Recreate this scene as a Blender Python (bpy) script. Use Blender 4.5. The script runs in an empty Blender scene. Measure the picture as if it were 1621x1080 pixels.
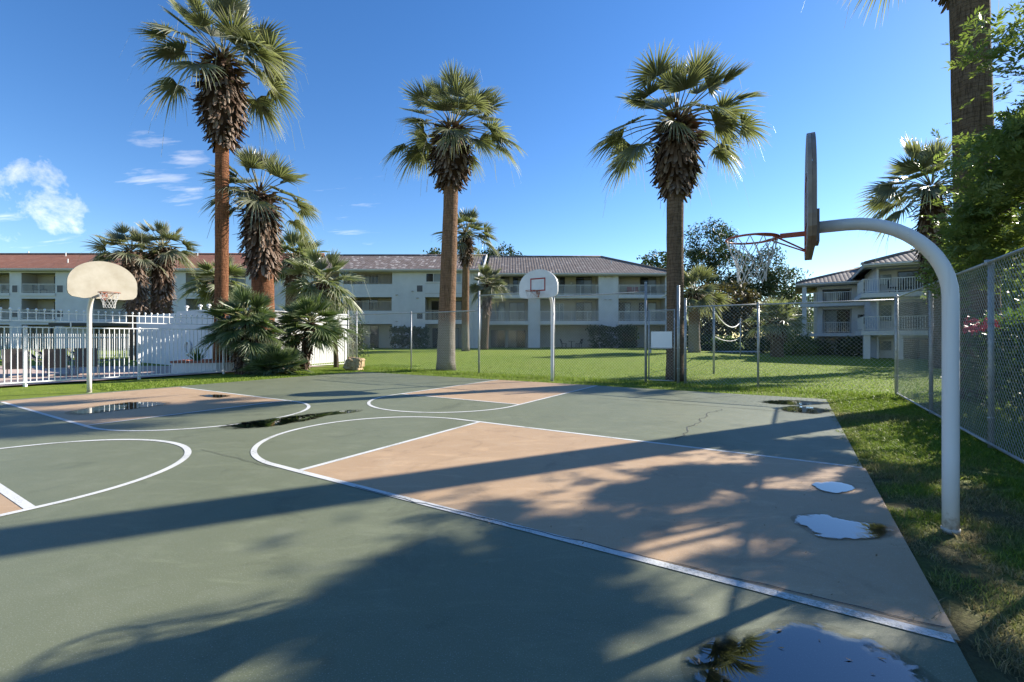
import bpy, math, random
import numpy as np
from mathutils import Vector, Matrix
R = math.radians
SC = bpy.context.scene
COL = SC.collection
H = 1.6; F = 720.0; CX = 810.5; YH = 534.0     # camera height (m), focal length in photo pixels, principal column, horizon row
U = Vector((.526, .851, 0)).normalized()        # along the right court edge, away from the camera
V = Vector((-U.y, U.x, 0))                      # along the far court edge, to the left
def at(px, py, Y): return Vector(((px-CX)/F*Y, Y, H+(YH-py)/F*Y))
def gx(px, Y): return (px-CX)/F*Y
def gz(py, Y): return H+(YH-py)/F*Y
def gp(px, py):
    Y = F*H/(py-YH); return Vector((gx(px, Y), Y, 0))
def sstep(a, b, x):
    t = np.clip((x-a)/(b-a), 0, 1); return t*t*(3-2*t)
def lawn_z(x, y):
    return .45*sstep(19, 45, y)*(1-sstep(14, 27, x)) - .03

# ------------------------------------------------------------------ objects
def tag(o, label=None, cat=None, group=None, kind=None):
    if label: o['label'] = label
    if cat: o['category'] = cat
    if group: o['group'] = group
    if kind: o['kind'] = kind
    return o
def empty(name, loc, label, cat, group=None, rz=0):
    o = bpy.data.objects.new(name, None); COL.objects.link(o)
    o.location = loc; o.rotation_euler = (0, 0, rz); o.empty_display_size = .2
    return tag(o, label, cat, group)
def copy_tree(o, parent=None):
    c = o.copy(); COL.objects.link(c); c.parent = parent
    for ch in list(o.children): copy_tree(ch, c)
    return c
class MB:
    """collects shapes, then links them as one mesh object"""
    def __init__(s): s.v = []; s.f = []; s.c = []
    def add(s, vs, fs, col=0.0):
        n = len(s.v); s.v += [tuple(p) for p in vs]; s.f += [tuple(n+i for i in f) for f in fs]; s.c += [col]*len(vs)
    def quad(s, a, b, c, d, col=0.0): s.add([a, b, c, d], [(0, 1, 2, 3)], col)
    def obox(s, o, ax, ay, az, bev=0):
        o, ax, ay, az = Vector(o), Vector(ax), Vector(ay), Vector(az)
        vs = [o+ax*i+ay*j+az*k for k in (0, 1) for j in (0, 1) for i in (0, 1)]
        s.add(vs, [(0, 2, 3, 1), (4, 5, 7, 6), (0, 1, 5, 4), (2, 6, 7, 3), (0, 4, 6, 2), (1, 3, 7, 5)])
    def box(s, x0, x1, y0, y1, z0, z1): s.obox((x0, y0, z0), (x1-x0, 0, 0), (0, y1-y0, 0), (0, 0, z1-z0))
    def bar(s, a, b, w, h=None):
        a, b = Vector(a), Vector(b); d = (b-a); h = h or w
        up = Vector((0, 0, 1)) if abs(d.normalized().z) < .95 else Vector((0, 1, 0))
        x = d.cross(up).normalized()*w; y = x.cross(d).normalized()*h
        s.obox(a-x/2-y/2, x, y, d)
    def tube(s, pts, r, n=10, cap=True, closed=False, col=0.0):
        pts = [Vector(p) for p in pts]; m = len(pts)
        rr = r if isinstance(r, (list, tuple)) else [r]*m
        vs = []; side = None
        for i, p in enumerate(pts):
            if closed: t = pts[(i+1) % m]-pts[i-1]
            else: t = pts[min(i+1, m-1)]-pts[max(i-1, 0)]
            t.normalize()
            if side is None:
                ref = Vector((0, 0, 1)) if abs(t.z) < .9 else Vector((1, 0, 0))
                side = t.cross(ref).normalized()
            else:
                side = (side-t*side.dot(t)).normalized()
            b = t.cross(side)
            for k in range(n):
                a = 2*math.pi*k/n
                vs.append(p+(side*math.cos(a)+b*math.sin(a))*rr[i])
        fs = []
        for i in range(m if closed else m-1):
            for k in range(n):
                j = (i+1) % m
                fs.append((i*n+k, i*n+(k+1) % n, j*n+(k+1) % n, j*n+k))
        if cap and not closed:
            fs.append(tuple(range(n-1, -1, -1))); fs.append(tuple((m-1)*n+k for k in range(n)))
        s.add(vs, fs, col)
    def lathe(s, prof, n=16, c=(0, 0, 0), wob=None, cap=True):
        vs = []; m = len(prof)
        for i, (r, z) in enumerate(prof):
            for k in range(n):
                a = 2*math.pi*k/n; q = r*(1+(wob(a, z) if wob else 0))
                vs.append((c[0]+q*math.cos(a), c[1]+q*math.sin(a), c[2]+z))
        fs = [(i*n+k, i*n+(k+1) % n, (i+1)*n+(k+1) % n, (i+1)*n+k) for i in range(m-1) for k in range(n)]
        if cap: fs += [tuple(range(n-1, -1, -1)), tuple((m-1)*n+k for k in range(n))]
        s.add(vs, fs)
    def sphere(s, c, r, n=10, m=6, sc=(1, 1, 1)):
        c = Vector(c); vs = []; fs = []
        for i in range(m+1):
            t = math.pi*i/m
            for k in range(n):
                a = 2*math.pi*k/n
                vs.append(c+Vector((math.sin(t)*math.cos(a)*sc[0], math.sin(t)*math.sin(a)*sc[1], math.cos(t)*sc[2]))*r)
        for i in range(m):
            for k in range(n): fs.append((i*n+k, (i+1)*n+k, (i+1)*n+(k+1) % n, i*n+(k+1) % n))
        s.add(vs, fs)
    def prism(s, outline, o, ax, ay, th):
        """outline in the plane (ax, ay) at o, thickened along th"""
        o, ax, ay, th = Vector(o), Vector(ax), Vector(ay), Vector(th); n = len(outline)
        vs = [o+ax*x+ay*y for x, y in outline]+[o+ax*x+ay*y+th for x, y in outline]
        fs = [tuple(range(n-1, -1, -1)), tuple(range(n, 2*n))]+[(i, (i+1) % n, n+(i+1) % n, n+i) for i in range(n)]
        s.add(vs, fs)
    def build(s, name, m, parent=None, smooth=False, attr=None):
        me = bpy.data.meshes.new(name); me.from_pydata([tuple(p) for p in s.v], [], s.f); me.update()
        if attr:
            a = me.attributes.new(attr, 'FLOAT', 'POINT'); a.data.foreach_set('value', np.array(s.c, np.float32))
        if smooth: me.polygons.foreach_set('use_smooth', [True]*len(me.polygons))
        return link(name, me, m, parent)
def link(name, me, m, parent=None):
    o = bpy.data.objects.new(name, me); COL.objects.link(o)
    for q in (m if isinstance(m, (list, tuple)) else [m]): me.materials.append(q)
    if parent is not None: o.parent = parent
    return o
def np_mesh(name, verts, loops, sizes, m, parent=None, attr=None, smooth=False):
    """verts (n,3), flat loop indices and the size of each face"""
    me = bpy.data.meshes.new(name)
    verts = np.asarray(verts, np.float32); loops = np.asarray(loops, np.int32); sizes = np.asarray(sizes, np.int32)
    me.vertices.add(len(verts)); me.vertices.foreach_set('co', verts.ravel())
    me.loops.add(len(loops)); me.loops.foreach_set('vertex_index', loops)
    me.polygons.add(len(sizes)); st = np.concatenate(([0], np.cumsum(sizes)[:-1])).astype(np.int32)
    me.polygons.foreach_set('loop_start', st); me.polygons.foreach_set('loop_total', sizes)
    if attr:
        for k, val in attr.items():
            a = me.attributes.new(k, 'FLOAT', 'POINT'); a.data.foreach_set('value', np.asarray(val, np.float32))
    if smooth: me.polygons.foreach_set('use_smooth', np.ones(len(sizes), bool))
    me.update(calc_edges=True); me.validate()
    return link(name, me, m, parent)

# ------------------------------------------------------------------ materials
def newmat(name):
    m = bpy.data.materials.new(name); m.use_nodes = True
    nt = m.node_tree; b = nt.nodes['Principled BSDF']
    return m, nt, b
def nd(nt, t, **kw):
    n = nt.nodes.new(t)
    for k, v in kw.items():
        if k in n.inputs: n.inputs[k].default_value = v
        else: setattr(n, k, v)
    return n
def ramp(nt, fac, stops):
    r = nt.nodes.new('ShaderNodeValToRGB')
    e = r.color_ramp.elements
    while len(e) < len(stops): e.new(.5)
    for i, (p, c) in enumerate(stops):
        e[i].position = p; e[i].color = (*c, 1) if len(c) == 3 else c
    nt.links.new(fac, r.inputs[0]); return r.outputs[0]
def mixc(nt, fac, a, b, mode='MIX'):
    n = nt.nodes.new('ShaderNodeMix'); n.data_type = 'RGBA'; n.blend_type = mode
    for i, q in ((0, fac), (6, a), (7, b)):
        if isinstance(q, (int, float)): n.inputs[i].default_value = q
        elif isinstance(q, tuple): n.inputs[i].default_value = (*q, 1)
        else: nt.links.new(q, n.inputs[i])
    return n.outputs[2]
def math_(nt, op, a, b=0.0, clamp=False):
    n = nt.nodes.new('ShaderNodeMath'); n.operation = op; n.use_clamp = clamp
    for i, q in ((0, a), (1, b)):
        if isinstance(q, (int, float)): n.inputs[i].default_value = q
        else: nt.links.new(q, n.inputs[i])
    return n.outputs[0]
def coords(nt, kind='Object', scale=(1, 1, 1)):
    t = nt.nodes.new('ShaderNodeTexCoord'); mp = nt.nodes.new('ShaderNodeMapping')
    mp.inputs['Scale'].default_value = scale; nt.links.new(t.outputs[kind], mp.inputs[0]); return mp.outputs[0]
def noise(nt, vec, scale, detail=4, rough=.6, dist=0):
    n = nd(nt, 'ShaderNodeTexNoise', Scale=scale, Detail=detail, Roughness=rough, Distortion=dist)
    nt.links.new(vec, n.inputs['Vector']); return n.outputs['Fac']
def bump(nt, b, h, strength=.3, dist=.02):
    n = nd(nt, 'ShaderNodeBump', Strength=strength, Distance=dist)
    nt.links.new(h, n.inputs['Height']); nt.links.new(n.outputs[0], b.inputs['Normal']); return n
def mk(name, c1, c2=None, scale=3., rough=.7, bs=0, bscale=40, stretch=(1, 1, 1), metal=0, lo=.35, hi=.65, spec=.5):
    m, nt, b = newmat(name)
    b.inputs['Roughness'].default_value = rough; b.inputs['Metallic'].default_value = metal
    b.inputs['Specular IOR Level'].default_value = spec
    v = coords(nt, 'Object', stretch)
    if c2:
        nt.links.new(ramp(nt, noise(nt, v, scale, 5), [(lo, c1), (hi, c2)]), b.inputs['Base Color'])
    else: b.inputs['Base Color'].default_value = (*c1, 1)
    if bs: bump(nt, b, noise(nt, v, bscale, 3), bs)
    return m
def leafmat(name, c1, c2, trans=.35, attr=None, c3=None, rough=.5, scale=1.5):
    m, nt, b = newmat(name)
    v = coords(nt, 'Object')
    col = ramp(nt, noise(nt, v, scale, 3), [(.3, c1), (.7, c2)])
    if attr:
        a = nt.nodes.new('ShaderNodeAttribute'); a.attribute_name = attr
        col = mixc(nt, a.outputs['Fac'], col, c3)
    nt.links.new(col, b.inputs['Base Color']); b.inputs['Roughness'].default_value = rough
    b.inputs['Specular IOR Level'].default_value = .35
    t = nt.nodes.new('ShaderNodeBsdfTranslucent')
    nt.links.new(mixc(nt, 1.0, col, (1.15, 1.25, .55), 'MULTIPLY'), t.inputs[0])
    mx = nt.nodes.new('ShaderNodeMixShader'); mx.inputs[0].default_value = trans
    nt.links.new(b.outputs[0], mx.inputs[1]); nt.links.new(t.outputs[0], mx.inputs[2])
    nt.links.new(mx.outputs[0], nt.nodes['Material Output'].inputs[0])
    return m

M = {}
def court_mat(name, c1, c2, c3):
    m, nt, b = newmat(name); v = coords(nt)
    n1 = noise(nt, v, .35, 6, .6, .4); n2 = noise(nt, v, 2.3, 6, .7); n3 = noise(nt, v, 90, 3, .7)
    col = ramp(nt, n1, [(.3, c1), (.7, c2)])
    col = mixc(nt, ramp(nt, n2, [(.5, (0, 0, 0)), (.78, (.55, .55, .55))]), col, c3)
    col = mixc(nt, math_(nt, 'MULTIPLY', n3, .25), col, tuple(q*.55 for q in c1))
    v2 = coords(nt, 'Object', (1.0, 3.2, 1)); n4 = noise(nt, v2, 1.1, 7, .72, 1.2); n5 = noise(nt, v, .9, 5, .65, 1.5); n6 = noise(nt, v, 130, 2, .6)
    col = mixc(nt, ramp(nt, n4, [(.53, (0, 0, 0)), (.70, (.42, .42, .42))]), col, tuple(q*1.38 for q in c2))
    col = mixc(nt, ramp(nt, n5, [(.57, (0, 0, 0)), (.66, (.42, .42, .42))]), col, tuple(q*.58 for q in c1))
    col = mixc(nt, ramp(nt, n6, [(.58, (0, 0, 0)), (.72, (.42, .42, .42))]), col, (.48, .46, .42))
    nt.links.new(col, b.inputs['Base Color'])
    rg = nt.nodes.new('ShaderNodeMapRange'); nt.links.new(n2, rg.inputs[0])
    rg.inputs[3].default_value = .42; rg.inputs[4].default_value = .68
    nt.links.new(rg.outputs[0], b.inputs['Roughness'])
    b.inputs['Specular IOR Level'].default_value = .4
    h = math_(nt, 'ADD', math_(nt, 'MULTIPLY', n2, .5), n3)
    bump(nt, b, h, .18, .006)
    return m
M['court'] = court_mat('court_green', (.122, .138, .078), (.150, .164, .098), (.185, .20, .14))
M['key'] = court_mat('court_tan', (.375, .25, .140), (.43, .295, .172), (.46, .35, .235))
def line_mat():
    m, nt, b = newmat('line_white'); v = coords(nt)
    col = mixc(nt, noise(nt, v, 5, 5), (.64, .64, .62), (.46, .47, .45))
    w_ = math_(nt, 'ADD', math_(nt, 'MULTIPLY', noise(nt, v, 60, 4, .8), .6), math_(nt, 'MULTIPLY', noise(nt, v, 1.7, 4), .5))
    col = mixc(nt, ramp(nt, w_, [(.575, (0, 0, 0)), (.66, (.75, .75, .75))]), col, (.19, .20, .15))
    nt.links.new(col, b.inputs['Base Color']); b.inputs['Roughness'].default_value = .6; return m
M['line'] = line_mat()
M['crack'] = mk('crack_dark', (.035, .04, .036), (.07, .078, .068), 3, .9)
def water():
    """thin clear water: mirror by Fresnel, the wet slab showing through, broken up towards the rim"""
    m, nt, b = newmat('puddle_water'); v = coords(nt); nt.nodes.remove(b)
    at_ = nt.nodes.new('ShaderNodeAttribute'); at_.attribute_name = 'wet'
    n = noise(nt, v, 7, 6, .65, .4); n2 = noise(nt, v, 2.0, 3)
    e = math_(nt, 'ADD', at_.outputs['Fac'], math_(nt, 'MULTIPLY', math_(nt, 'SUBTRACT', n, .5), 1.7))
    cover = ramp(nt, e, [(.16, (0, 0, 0)), (.34, (1, 1, 1))])
    gl = nt.nodes.new('ShaderNodeBsdfGlossy'); gl.inputs['Color'].default_value = (.95, .97, 1, 1); gl.inputs['Roughness'].default_value = .015
    tr = nt.nodes.new('ShaderNodeBsdfTransparent'); nt.links.new(mixc(nt, cover, (.84, .84, .84), (.58, .60, .59)), tr.inputs[0])
    fr = nt.nodes.new('ShaderNodeFresnel'); fr.inputs['IOR'].default_value = 2.15
    bp = nd(nt, 'ShaderNodeBump', Strength=.02, Distance=.02); nt.links.new(n2, bp.inputs['Height'])
    nt.links.new(bp.outputs[0], gl.inputs['Normal'])
    mx = nt.nodes.new('ShaderNodeMixShader'); nt.links.new(math_(nt, 'MULTIPLY', fr.outputs[0], cover), mx.inputs[0])
    nt.links.new(tr.outputs[0], mx.inputs[1]); nt.links.new(gl.outputs[0], mx.inputs[2])
    nt.links.new(mx.outputs[0], nt.nodes['Material Output'].inputs[0]); return m
M['water'] = water()
def lawn_mat():
    m, nt, b = newmat('lawn'); v = coords(nt)
    n1 = noise(nt, v, .18, 5, .6, .5); n2 = noise(nt, v, 1.6, 6, .75); n3 = noise(nt, v, 30, 4, .8)
    col = ramp(nt, n2, [(.28, (.115, .175, .018)), (.5, (.18, .255, .026)), (.74, (.26, .31, .045))])
    col = mixc(nt, ramp(nt, n1, [(.4, (0, 0, 0)), (.75, (.5, .5, .5))]), col, (.225, .265, .042))
    col = mixc(nt, ramp(nt, n3, [(.35, (.75, .75, .75)), (.6, (0, 0, 0))]), col, (.05, .075, .014))
    at_ = nt.nodes.new('ShaderNodeAttribute'); at_.attribute_name = 'dry'
    col = mixc(nt, at_.outputs['Fac'], col, mixc(nt, n3, (.075, .06, .03), (.19, .155, .085)))
    nt.links.new(col, b.inputs['Base Color']); b.inputs['Roughness'].default_value = .9
    b.inputs['Specular IOR Level'].default_value = .15
    bump(nt, b, n3, .9, .05)
    return m
M['lawn'] = lawn_mat()
def grass_mat():
    m, nt, b = newmat('grass_blade')
    a = nt.nodes.new('ShaderNodeAttribute'); a.attribute_name = 'dry'
    k = nt.nodes.new('ShaderNodeAttribute'); k.attribute_name = 'shade'
    g = ramp(nt, k.outputs['Fac'], [(0, (.095, .165, .016)), (.6, (.19, .285, .03)), (1, (.30, .36, .06))])
    d = ramp(nt, k.outputs['Fac'], [(0, (.16, .12, .055)), (1, (.42, .35, .20))])
    col = mixc(nt, a.outputs['Fac'], g, d)
    nt.links.new(col, b.inputs['Base Color']); b.inputs['Roughness'].default_value = .55
    b.inputs['Specular IOR Level'].default_value = .25
    t = nt.nodes.new('ShaderNodeBsdfTranslucent'); nt.links.new(col, t.inputs[0])
    mx = nt.nodes.new('ShaderNodeMixShader'); mx.inputs[0].default_value = .4
    nt.links.new(b.outputs[0], mx.inputs[1]); nt.links.new(t.outputs[0], mx.inputs[2])
    nt.links.new(mx.outputs[0], nt.nodes['Material Output'].inputs[0])
    return m
M['grass'] = grass_mat()
def paint(name, c, chips, scale=22, lo=.66):
    m, nt, b = newmat(name); v = coords(nt)
    n = noise(nt, v, scale, 5, .7); n2 = noise(nt, v, 2.2, 4)
    col = mixc(nt, math_(nt, 'MULTIPLY', n2, .35), c, tuple(q*.72 for q in c))
    col = mixc(nt, ramp(nt, n, [(lo, (0, 0, 0)), (lo+.03, (1, 1, 1))]), col, chips)
    sp_ = nt.nodes.new('ShaderNodeSeparateXYZ'); nt.links.new(v, sp_.inputs[0])
    gr = math_(nt, 'ADD', math_(nt, 'MULTIPLY', sp_.outputs[2], -2.6), math_(nt, 'ADD', math_(nt, 'MULTIPLY', n, 1.1), .02))
    col = mixc(nt, ramp(nt, gr, [(.25, (0, 0, 0)), (.62, (.75, .75, .75))]), col, (.20, .15, .10))
    st = nt.nodes.new('ShaderNodeMapping'); st.inputs['Scale'].default_value = (16, 16, .9); nt.links.new(v, st.inputs[0])
    col = mixc(nt, ramp(nt, noise(nt, st.outputs[0], 1.0, 5, .7), [(.56, (0, 0, 0)), (.74, (.35, .35, .35))]), col, tuple(q*.55 for q in c))
    nt.links.new(col, b.inputs['Base Color']); b.inputs['Roughness'].default_value = .45
    bump(nt, b, n, .08, .004); return m
M['pole_white'] = paint('pole_white_paint', (.70, .70, .70), (.09, .07, .055), 20, .69)
M['pole_old'] = paint('pole_old_paint', (.66, .64, .58), (.16, .12, .08), 14, .66)
M['board_cream'] = mk('board_cream', (.345, .305, .225), (.43, .39, .305), 2.5, .5, .05, 30)
M['board_white'] = mk('board_white', (.60, .60, .58), (.70, .70, .68), 3, .45)
M['board_tan'] = mk('board_weathered', (.20, .155, .12), (.29, .23, .185), 5, .6)
M['steel'] = mk('steel_grey', (.40, .40, .40), (.52, .52, .51), 9, .42, metal=.4)
M['rim'] = mk('rim_orange_red', (.46, .085, .035), (.34, .06, .03), 12, .5)
M['rim_rust'] = mk('rim_rust', (.22, .075, .045), (.32, .12, .07), 12, .65)
M['net'] = mk('net_cord', (.62, .61, .58), (.48, .47, .44), 30, .9)
M['target_red'] = mk('target_red', (.30, .02, .02), rough=.55)
M['galv'] = mk('galvanised', (.30, .31, .31), (.42, .43, .43), 14, .45, metal=.35)
M['wire'] = mk('fence_wire', (.44, .45, .44), (.58, .59, .58), 8, .5, metal=.2)
M['fence_white'] = mk('fence_white', (.74, .74, .73), (.64, .64, .63), 5, .45)
M['stucco'] = mk('stucco_white', (.54, .54, .54), (.61, .61, .61), .8, .9, .12, 60)
M['stucco_wall'] = mk('stucco_pool_wall', (.62, .62, .62), (.55, .55, .555), .9, .9, .15, 50)
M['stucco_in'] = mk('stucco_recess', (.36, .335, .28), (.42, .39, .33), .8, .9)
M['trim'] = mk('trim_grey_beige', (.38, .36, .32), (.44, .42, .38), 1.5, .7)
M['rail_white'] = mk('rail_offwhite', (.58, .57, .54), rough=.5)
M['rail_tan'] = mk('rail_tan', (.40, .33, .25), rough=.6)
M['dark_frame'] = mk('frame_bronze', (.035, .030, .026), rough=.4)
M['white_frame'] = mk('frame_white', (.6, .6, .6), rough=.5)
def glass(name, c, rough=.06):
    m, nt, b = newmat(name); v = coords(nt)
    nt.links.new(mixc(nt, noise(nt, v, .9, 3), c, tuple(q*.55 for q in c)), b.inputs['Base Color'])
    b.inputs['Roughness'].default_value = rough; b.inputs['IOR'].default_value = 1.5
    return m
M['glass'] = glass('glass_dark', (.03, .033, .036)); M['curtain'] = glass('glass_with_blinds', (.30, .34, .36))
M['curtain2'] = glass('glass_with_curtain', (.20, .19, .17))
M['vent'] = mk('vent_dark', (.10, .10, .11), rough=.6)
M['dark'] = mk('dark_furniture', (.02, .02, .022), rough=.6)
M['sling'] = mk('sling_taupe', (.085, .078, .070), (.105, .097, .088), 20, .8)
M['lounge_frame'] = mk('lounger_frame', (.22, .21, .20), rough=.5)
M['red_cloth'] = mk('red_cushion', (.30, .06, .06), rough=.9)
def roof_mat(name, cols, speck):
    m, nt, b = newmat(name)
    g = nt.nodes.new('ShaderNodeNewGeometry'); v = g.outputs['Position']
    mp = nt.nodes.new('ShaderNodeMapping'); mp.inputs['Scale'].default_value = (1/.3, 1/.42, 0); nt.links.new(v, mp.inputs[0])
    vo = nt.nodes.new('ShaderNodeTexVoronoi'); vo.inputs['Scale'].default_value = 1; vo.inputs['Randomness'].default_value = .25
    nt.links.new(mp.outputs[0], vo.inputs['Vector'])
    sep = nt.nodes.new('ShaderNodeSeparateColor'); nt.links.new(vo.outputs['Color'], sep.inputs[0])
    col = ramp(nt, sep.outputs[0], [(0, cols[0]), (.45, cols[1]), (.8, cols[2]), (1, speck)])
    n = noise(nt, v, .5, 4)
    col = mixc(nt, math_(nt, 'MULTIPLY', n, .5), col, tuple(q*.6 for q in cols[1]))
    nt.links.new(col, b.inputs['Base Color']); b.inputs['Roughness'].default_value = .85
    w = nt.nodes.new('ShaderNodeTexWave'); w.wave_type = 'BANDS'; w.bands_direction = 'Y'; w.wave_profile = 'SAW'
    w.inputs['Scale'].default_value = .75; nt.links.new(v, w.inputs['Vector'])
    bump(nt, b, w.outputs['Fac'], .5, .08)
    return m
M['roof_red'] = roof_mat('roof_red_tile', [(.24, .092, .052), (.29, .120, .070), (.23, .10, .066)], (.36, .17, .11))
M['roof_grey'] = roof_mat('roof_mottled_tile', [(.12, .085, .07), (.20, .15, .125), (.16, .13, .12)], (.55, .50, .45))
M['roof_brown'] = roof_mat('roof_brown_tile', [(.13, .10, .085), (.19, .155, .135), (.16, .135, .12)], (.32, .28, .25))
def bark(name, lowc, c1, c2, z0, z1):
    """ringed palm bark: grey weathered foot, red-brown above"""
    m, nt, b = newmat(name); v = coords(nt)
    sp = nt.nodes.new('ShaderNodeSeparateXYZ'); nt.links.new(v, sp.inputs[0])
    mp = nt.nodes.new('ShaderNodeMapping'); mp.inputs['Scale'].default_value = (1.4, 1.4, 9); nt.links.new(v, mp.inputs[0])
    n1 = noise(nt, mp.outputs[0], 2.2, 5, .7, .6)
    mp2 = nt.nodes.new('ShaderNodeMapping'); mp2.inputs['Scale'].default_value = (14, 14, 1.2); nt.links.new(v, mp2.inputs[0])
    n2 = noise(nt, mp2.outputs[0], 2, 4, .7)
    col = ramp(nt, n1, [(.3, c1), (.7, c2)])
    col = mixc(nt, ramp(nt, n2, [(.36, (.8, .8, .8)), (.52, (0, 0, 0))]), col, tuple(q*.45 for q in c1))
    zz = math_(nt, 'ADD', sp.outputs[2], math_(nt, 'MULTIPLY', math_(nt, 'SUBTRACT', n1, .5), 1.2))
    mr = nt.nodes.new('ShaderNodeMapRange'); nt.links.new(zz, mr.inputs[0])
    mr.inputs[1].default_value = z0; mr.inputs[2].default_value = z1
    col = mixc(nt, mr.outputs[0], mixc(nt, n2, tuple(q*.7 for q in lowc), lowc), col)
    nt.links.new(col, b.inputs['Base Color']); b.inputs['Roughness'].default_value = .95; b.inputs['Specular IOR Level'].default_value = .1
    wv = nt.nodes.new('ShaderNodeTexWave'); wv.wave_type = 'BANDS'; wv.bands_direction = 'Z'; wv.wave_profile = 'SAW'
    for k_, q_ in (('Scale', 2.6), ('Distortion', 3.0), ('Detail', 3), ('Detail Scale', 2.0)): wv.inputs[k_].default_value = q_
    nt.links.new(v, wv.inputs['Vector'])
    col2 = mixc(nt, ramp(nt, wv.outputs['Fac'], [(.0, (.62, .62, .62)), (.22, (0, 0, 0))]), col, tuple(q*.42 for q in c1))
    nt.links.new(col2, b.inputs['Base Color'])
    bump(nt, b, math_(nt, 'ADD', math_(nt, 'ADD', n1, n2), wv.outputs['Fac']), .9, .06); return m
M['bark_red'] = bark('bark_red_brown', (.26, .16, .10), (.20, .085, .045), (.34, .16, .085), -1, 0)
M['bark_two'] = bark('bark_pale_foot', (.34, .30, .26), (.20, .122, .078), (.33, .205, .14), 2.1, 2.7)
M['bark_brown'] = bark('bark_brown', (.17, .13, .10), (.135, .095, .068), (.235, .175, .13), .5, 3)
M['boots'] = None
def boots_mat():
    m, nt, b = newmat('dead_leaf_bases')
    a = nt.nodes.new('ShaderNodeAttribute'); a.attribute_name = 'tone'
    col = ramp(nt, a.outputs['Fac'], [(0, (.040, .025, .017)), (.4, (.15, .098, .068)), (.75, (.25, .19, .15)), (1, (.36, .29, .235))])
    n = noise(nt, coords(nt), 14, 3)
    col = mixc(nt, math_(nt, 'MULTIPLY', n, .6), col, (.05, .03, .02))
    nt.links.new(col, b.inputs['Base Color']); b.inputs['Roughness'].default_value = .95; b.inputs['Specular IOR Level'].default_value = .1
    return m
M['boots'] = boots_mat()
M['frond'] = leafmat('palm_frond', (.100, .113, .066), (.175, .182, .120), .32, 'tip', (.52, .50, .38), .36, 1.2)
M['frond_pale'] = leafmat('palm_frond_pale', (.12, .15, .07), (.19, .21, .11), .32, 'tip', (.55, .53, .42), .42, 1.2)
M['frond_bush'] = leafmat('fan_palm_leaf', (.045, .080, .026), (.11, .155, .065), .28, 'tip', (.32, .34, .22), .40, 1.6)
M['stalk'] = mk('flower_stalk', (.30, .26, .17), rough=.7)
M['stem'] = mk('leaf_stem', (.12, .12, .045), (.17, .15, .06), 4, .6)
M['leaf_tree'] = leafmat('broad_tree_leaf', (.118, .172, .052), (.215, .255, .105), .50, None, None, .4, 1.1)
M['leaf_pine'] = leafmat('pine_foliage', (.034, .056, .022), (.075, .105, .042), .22, None, None, .6, .5)
M['leaf_olive'] = leafmat('brown_green_foliage', (.060, .062, .026), (.14, .105, .055), .22, None, None, .6, .6)
M['leaf_hedge'] = leafmat('hedge_leaf', (.022, .042, .014), (.060, .090, .028), .25, None, None, .5, .9)
M['leaf_fence_hedge'] = leafmat('oleander_leaf', (.042, .082, .022), (.125, .19, .05), .35, None, None, .45, .9)
M['twig'] = mk('twig_bark', (.10, .075, .055), (.15, .12, .09), 6, .9, .4, 20)
M['flower_red'] = mk('flower_red', (.55, .045, .075), (.62, .10, .14), 20, .6)
M['rock'] = mk('rock_sandstone', (.27, .18, .09), (.50, .38, .22), 7, .95, 1.0, 12)
M['brick'] = mk('brick_coping', (.26, .085, .05), (.34, .13, .085), 8, .85, .3, 30)
M['deck'] = mk('pool_deck_pink', (.40, .29, .24), (.48, .37, .31), 1.4, .85, .1, 40)
M['board_edge'] = mk('board_edge', (.17, .13, .105), (.23, .18, .15), 6, .7)
M['sign'] = mk('sign_white', (.74, .75, .76), (.70, .71, .72), 3, .4)
M['planter'] = mk('planter_white', (.62, .60, .58), (.70, .69, .67), 2, .85, .1, 40)
M['path'] = mk('path_pale', (.36, .33, .29), (.42, .39, .34), 2, .9)
# ------------------------------------------------------------------ ground and court
A = gp(1308, 632)                                  # far right corner of the slab
def court(a, b): return A + V*a - U*b              # a: metres to the left along the far edge, b: metres towards the camera
def court_ab(x, y):
    dx, dy = x-A.x, y-A.y
    return dx*V.x+dy*V.y, -(dx*U.x+dy*U.y)
rng = np.random.default_rng(7)
def vnoise(x, y, s=1.0, seed=0):
    """cheap smooth value noise"""
    x, y = np.asarray(x, float)*s, np.asarray(y, float)*s
    def h(i, j): return (np.sin(i*127.1+j*311.7+seed*74.7)*43758.5453) % 1
    i, j = np.floor(x), np.floor(y); u, v = x-i, y-j
    u, v = u*u*(3-2*u), v*v*(3-2*v)
    return (h(i, j)*(1-u)+h(i+1, j)*u)*(1-v)+(h(i, j+1)*(1-u)+h(i+1, j+1)*u)*v
def dryness(x, y):
    a, b = court_ab(x, y)
    n = .6*vnoise(x, y, .9, 1)+.4*vnoise(x, y, 2.7, 2)
    near = (1-sstep(4.0, 7.0, y))*(a < 2)
    edge = (1-sstep(0, .5, np.abs(a)))*.25*(b > 0)
    patch = np.exp(-(((x-7.2)/1.0)**2+((y-9.1)/.55)**2))*.7
    return np.clip(sstep(.30, .62, n)*near*.95+edge+patch+.12*sstep(.6, .8, n), 0, .95)
def axis(parts):
    out = []
    for a, b, st in parts: out += list(np.arange(a, b, st))
    return np.array(out)
xs = axis([(-900, -200, 100), (-200, -60, 14), (-60, -14, 2), (-14, 16, .4), (16, 60, 2), (60, 200, 14), (200, 901, 100)])
ys = axis([(-300, -20, 40), (-20, 0, 4), (0, 26, .4), (26, 70, 1.5), (70, 200, 13), (200, 1601, 140)])
gxx, gyy = np.meshgrid(xs, ys)
gzz = lawn_z(gxx, gyy) + .035*(vnoise(gxx, gyy, .25, 5)-.5)*sstep(0, 3, -court_ab(gxx, gyy)[1])
nx_, ny_ = len(xs), len(ys)
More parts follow.
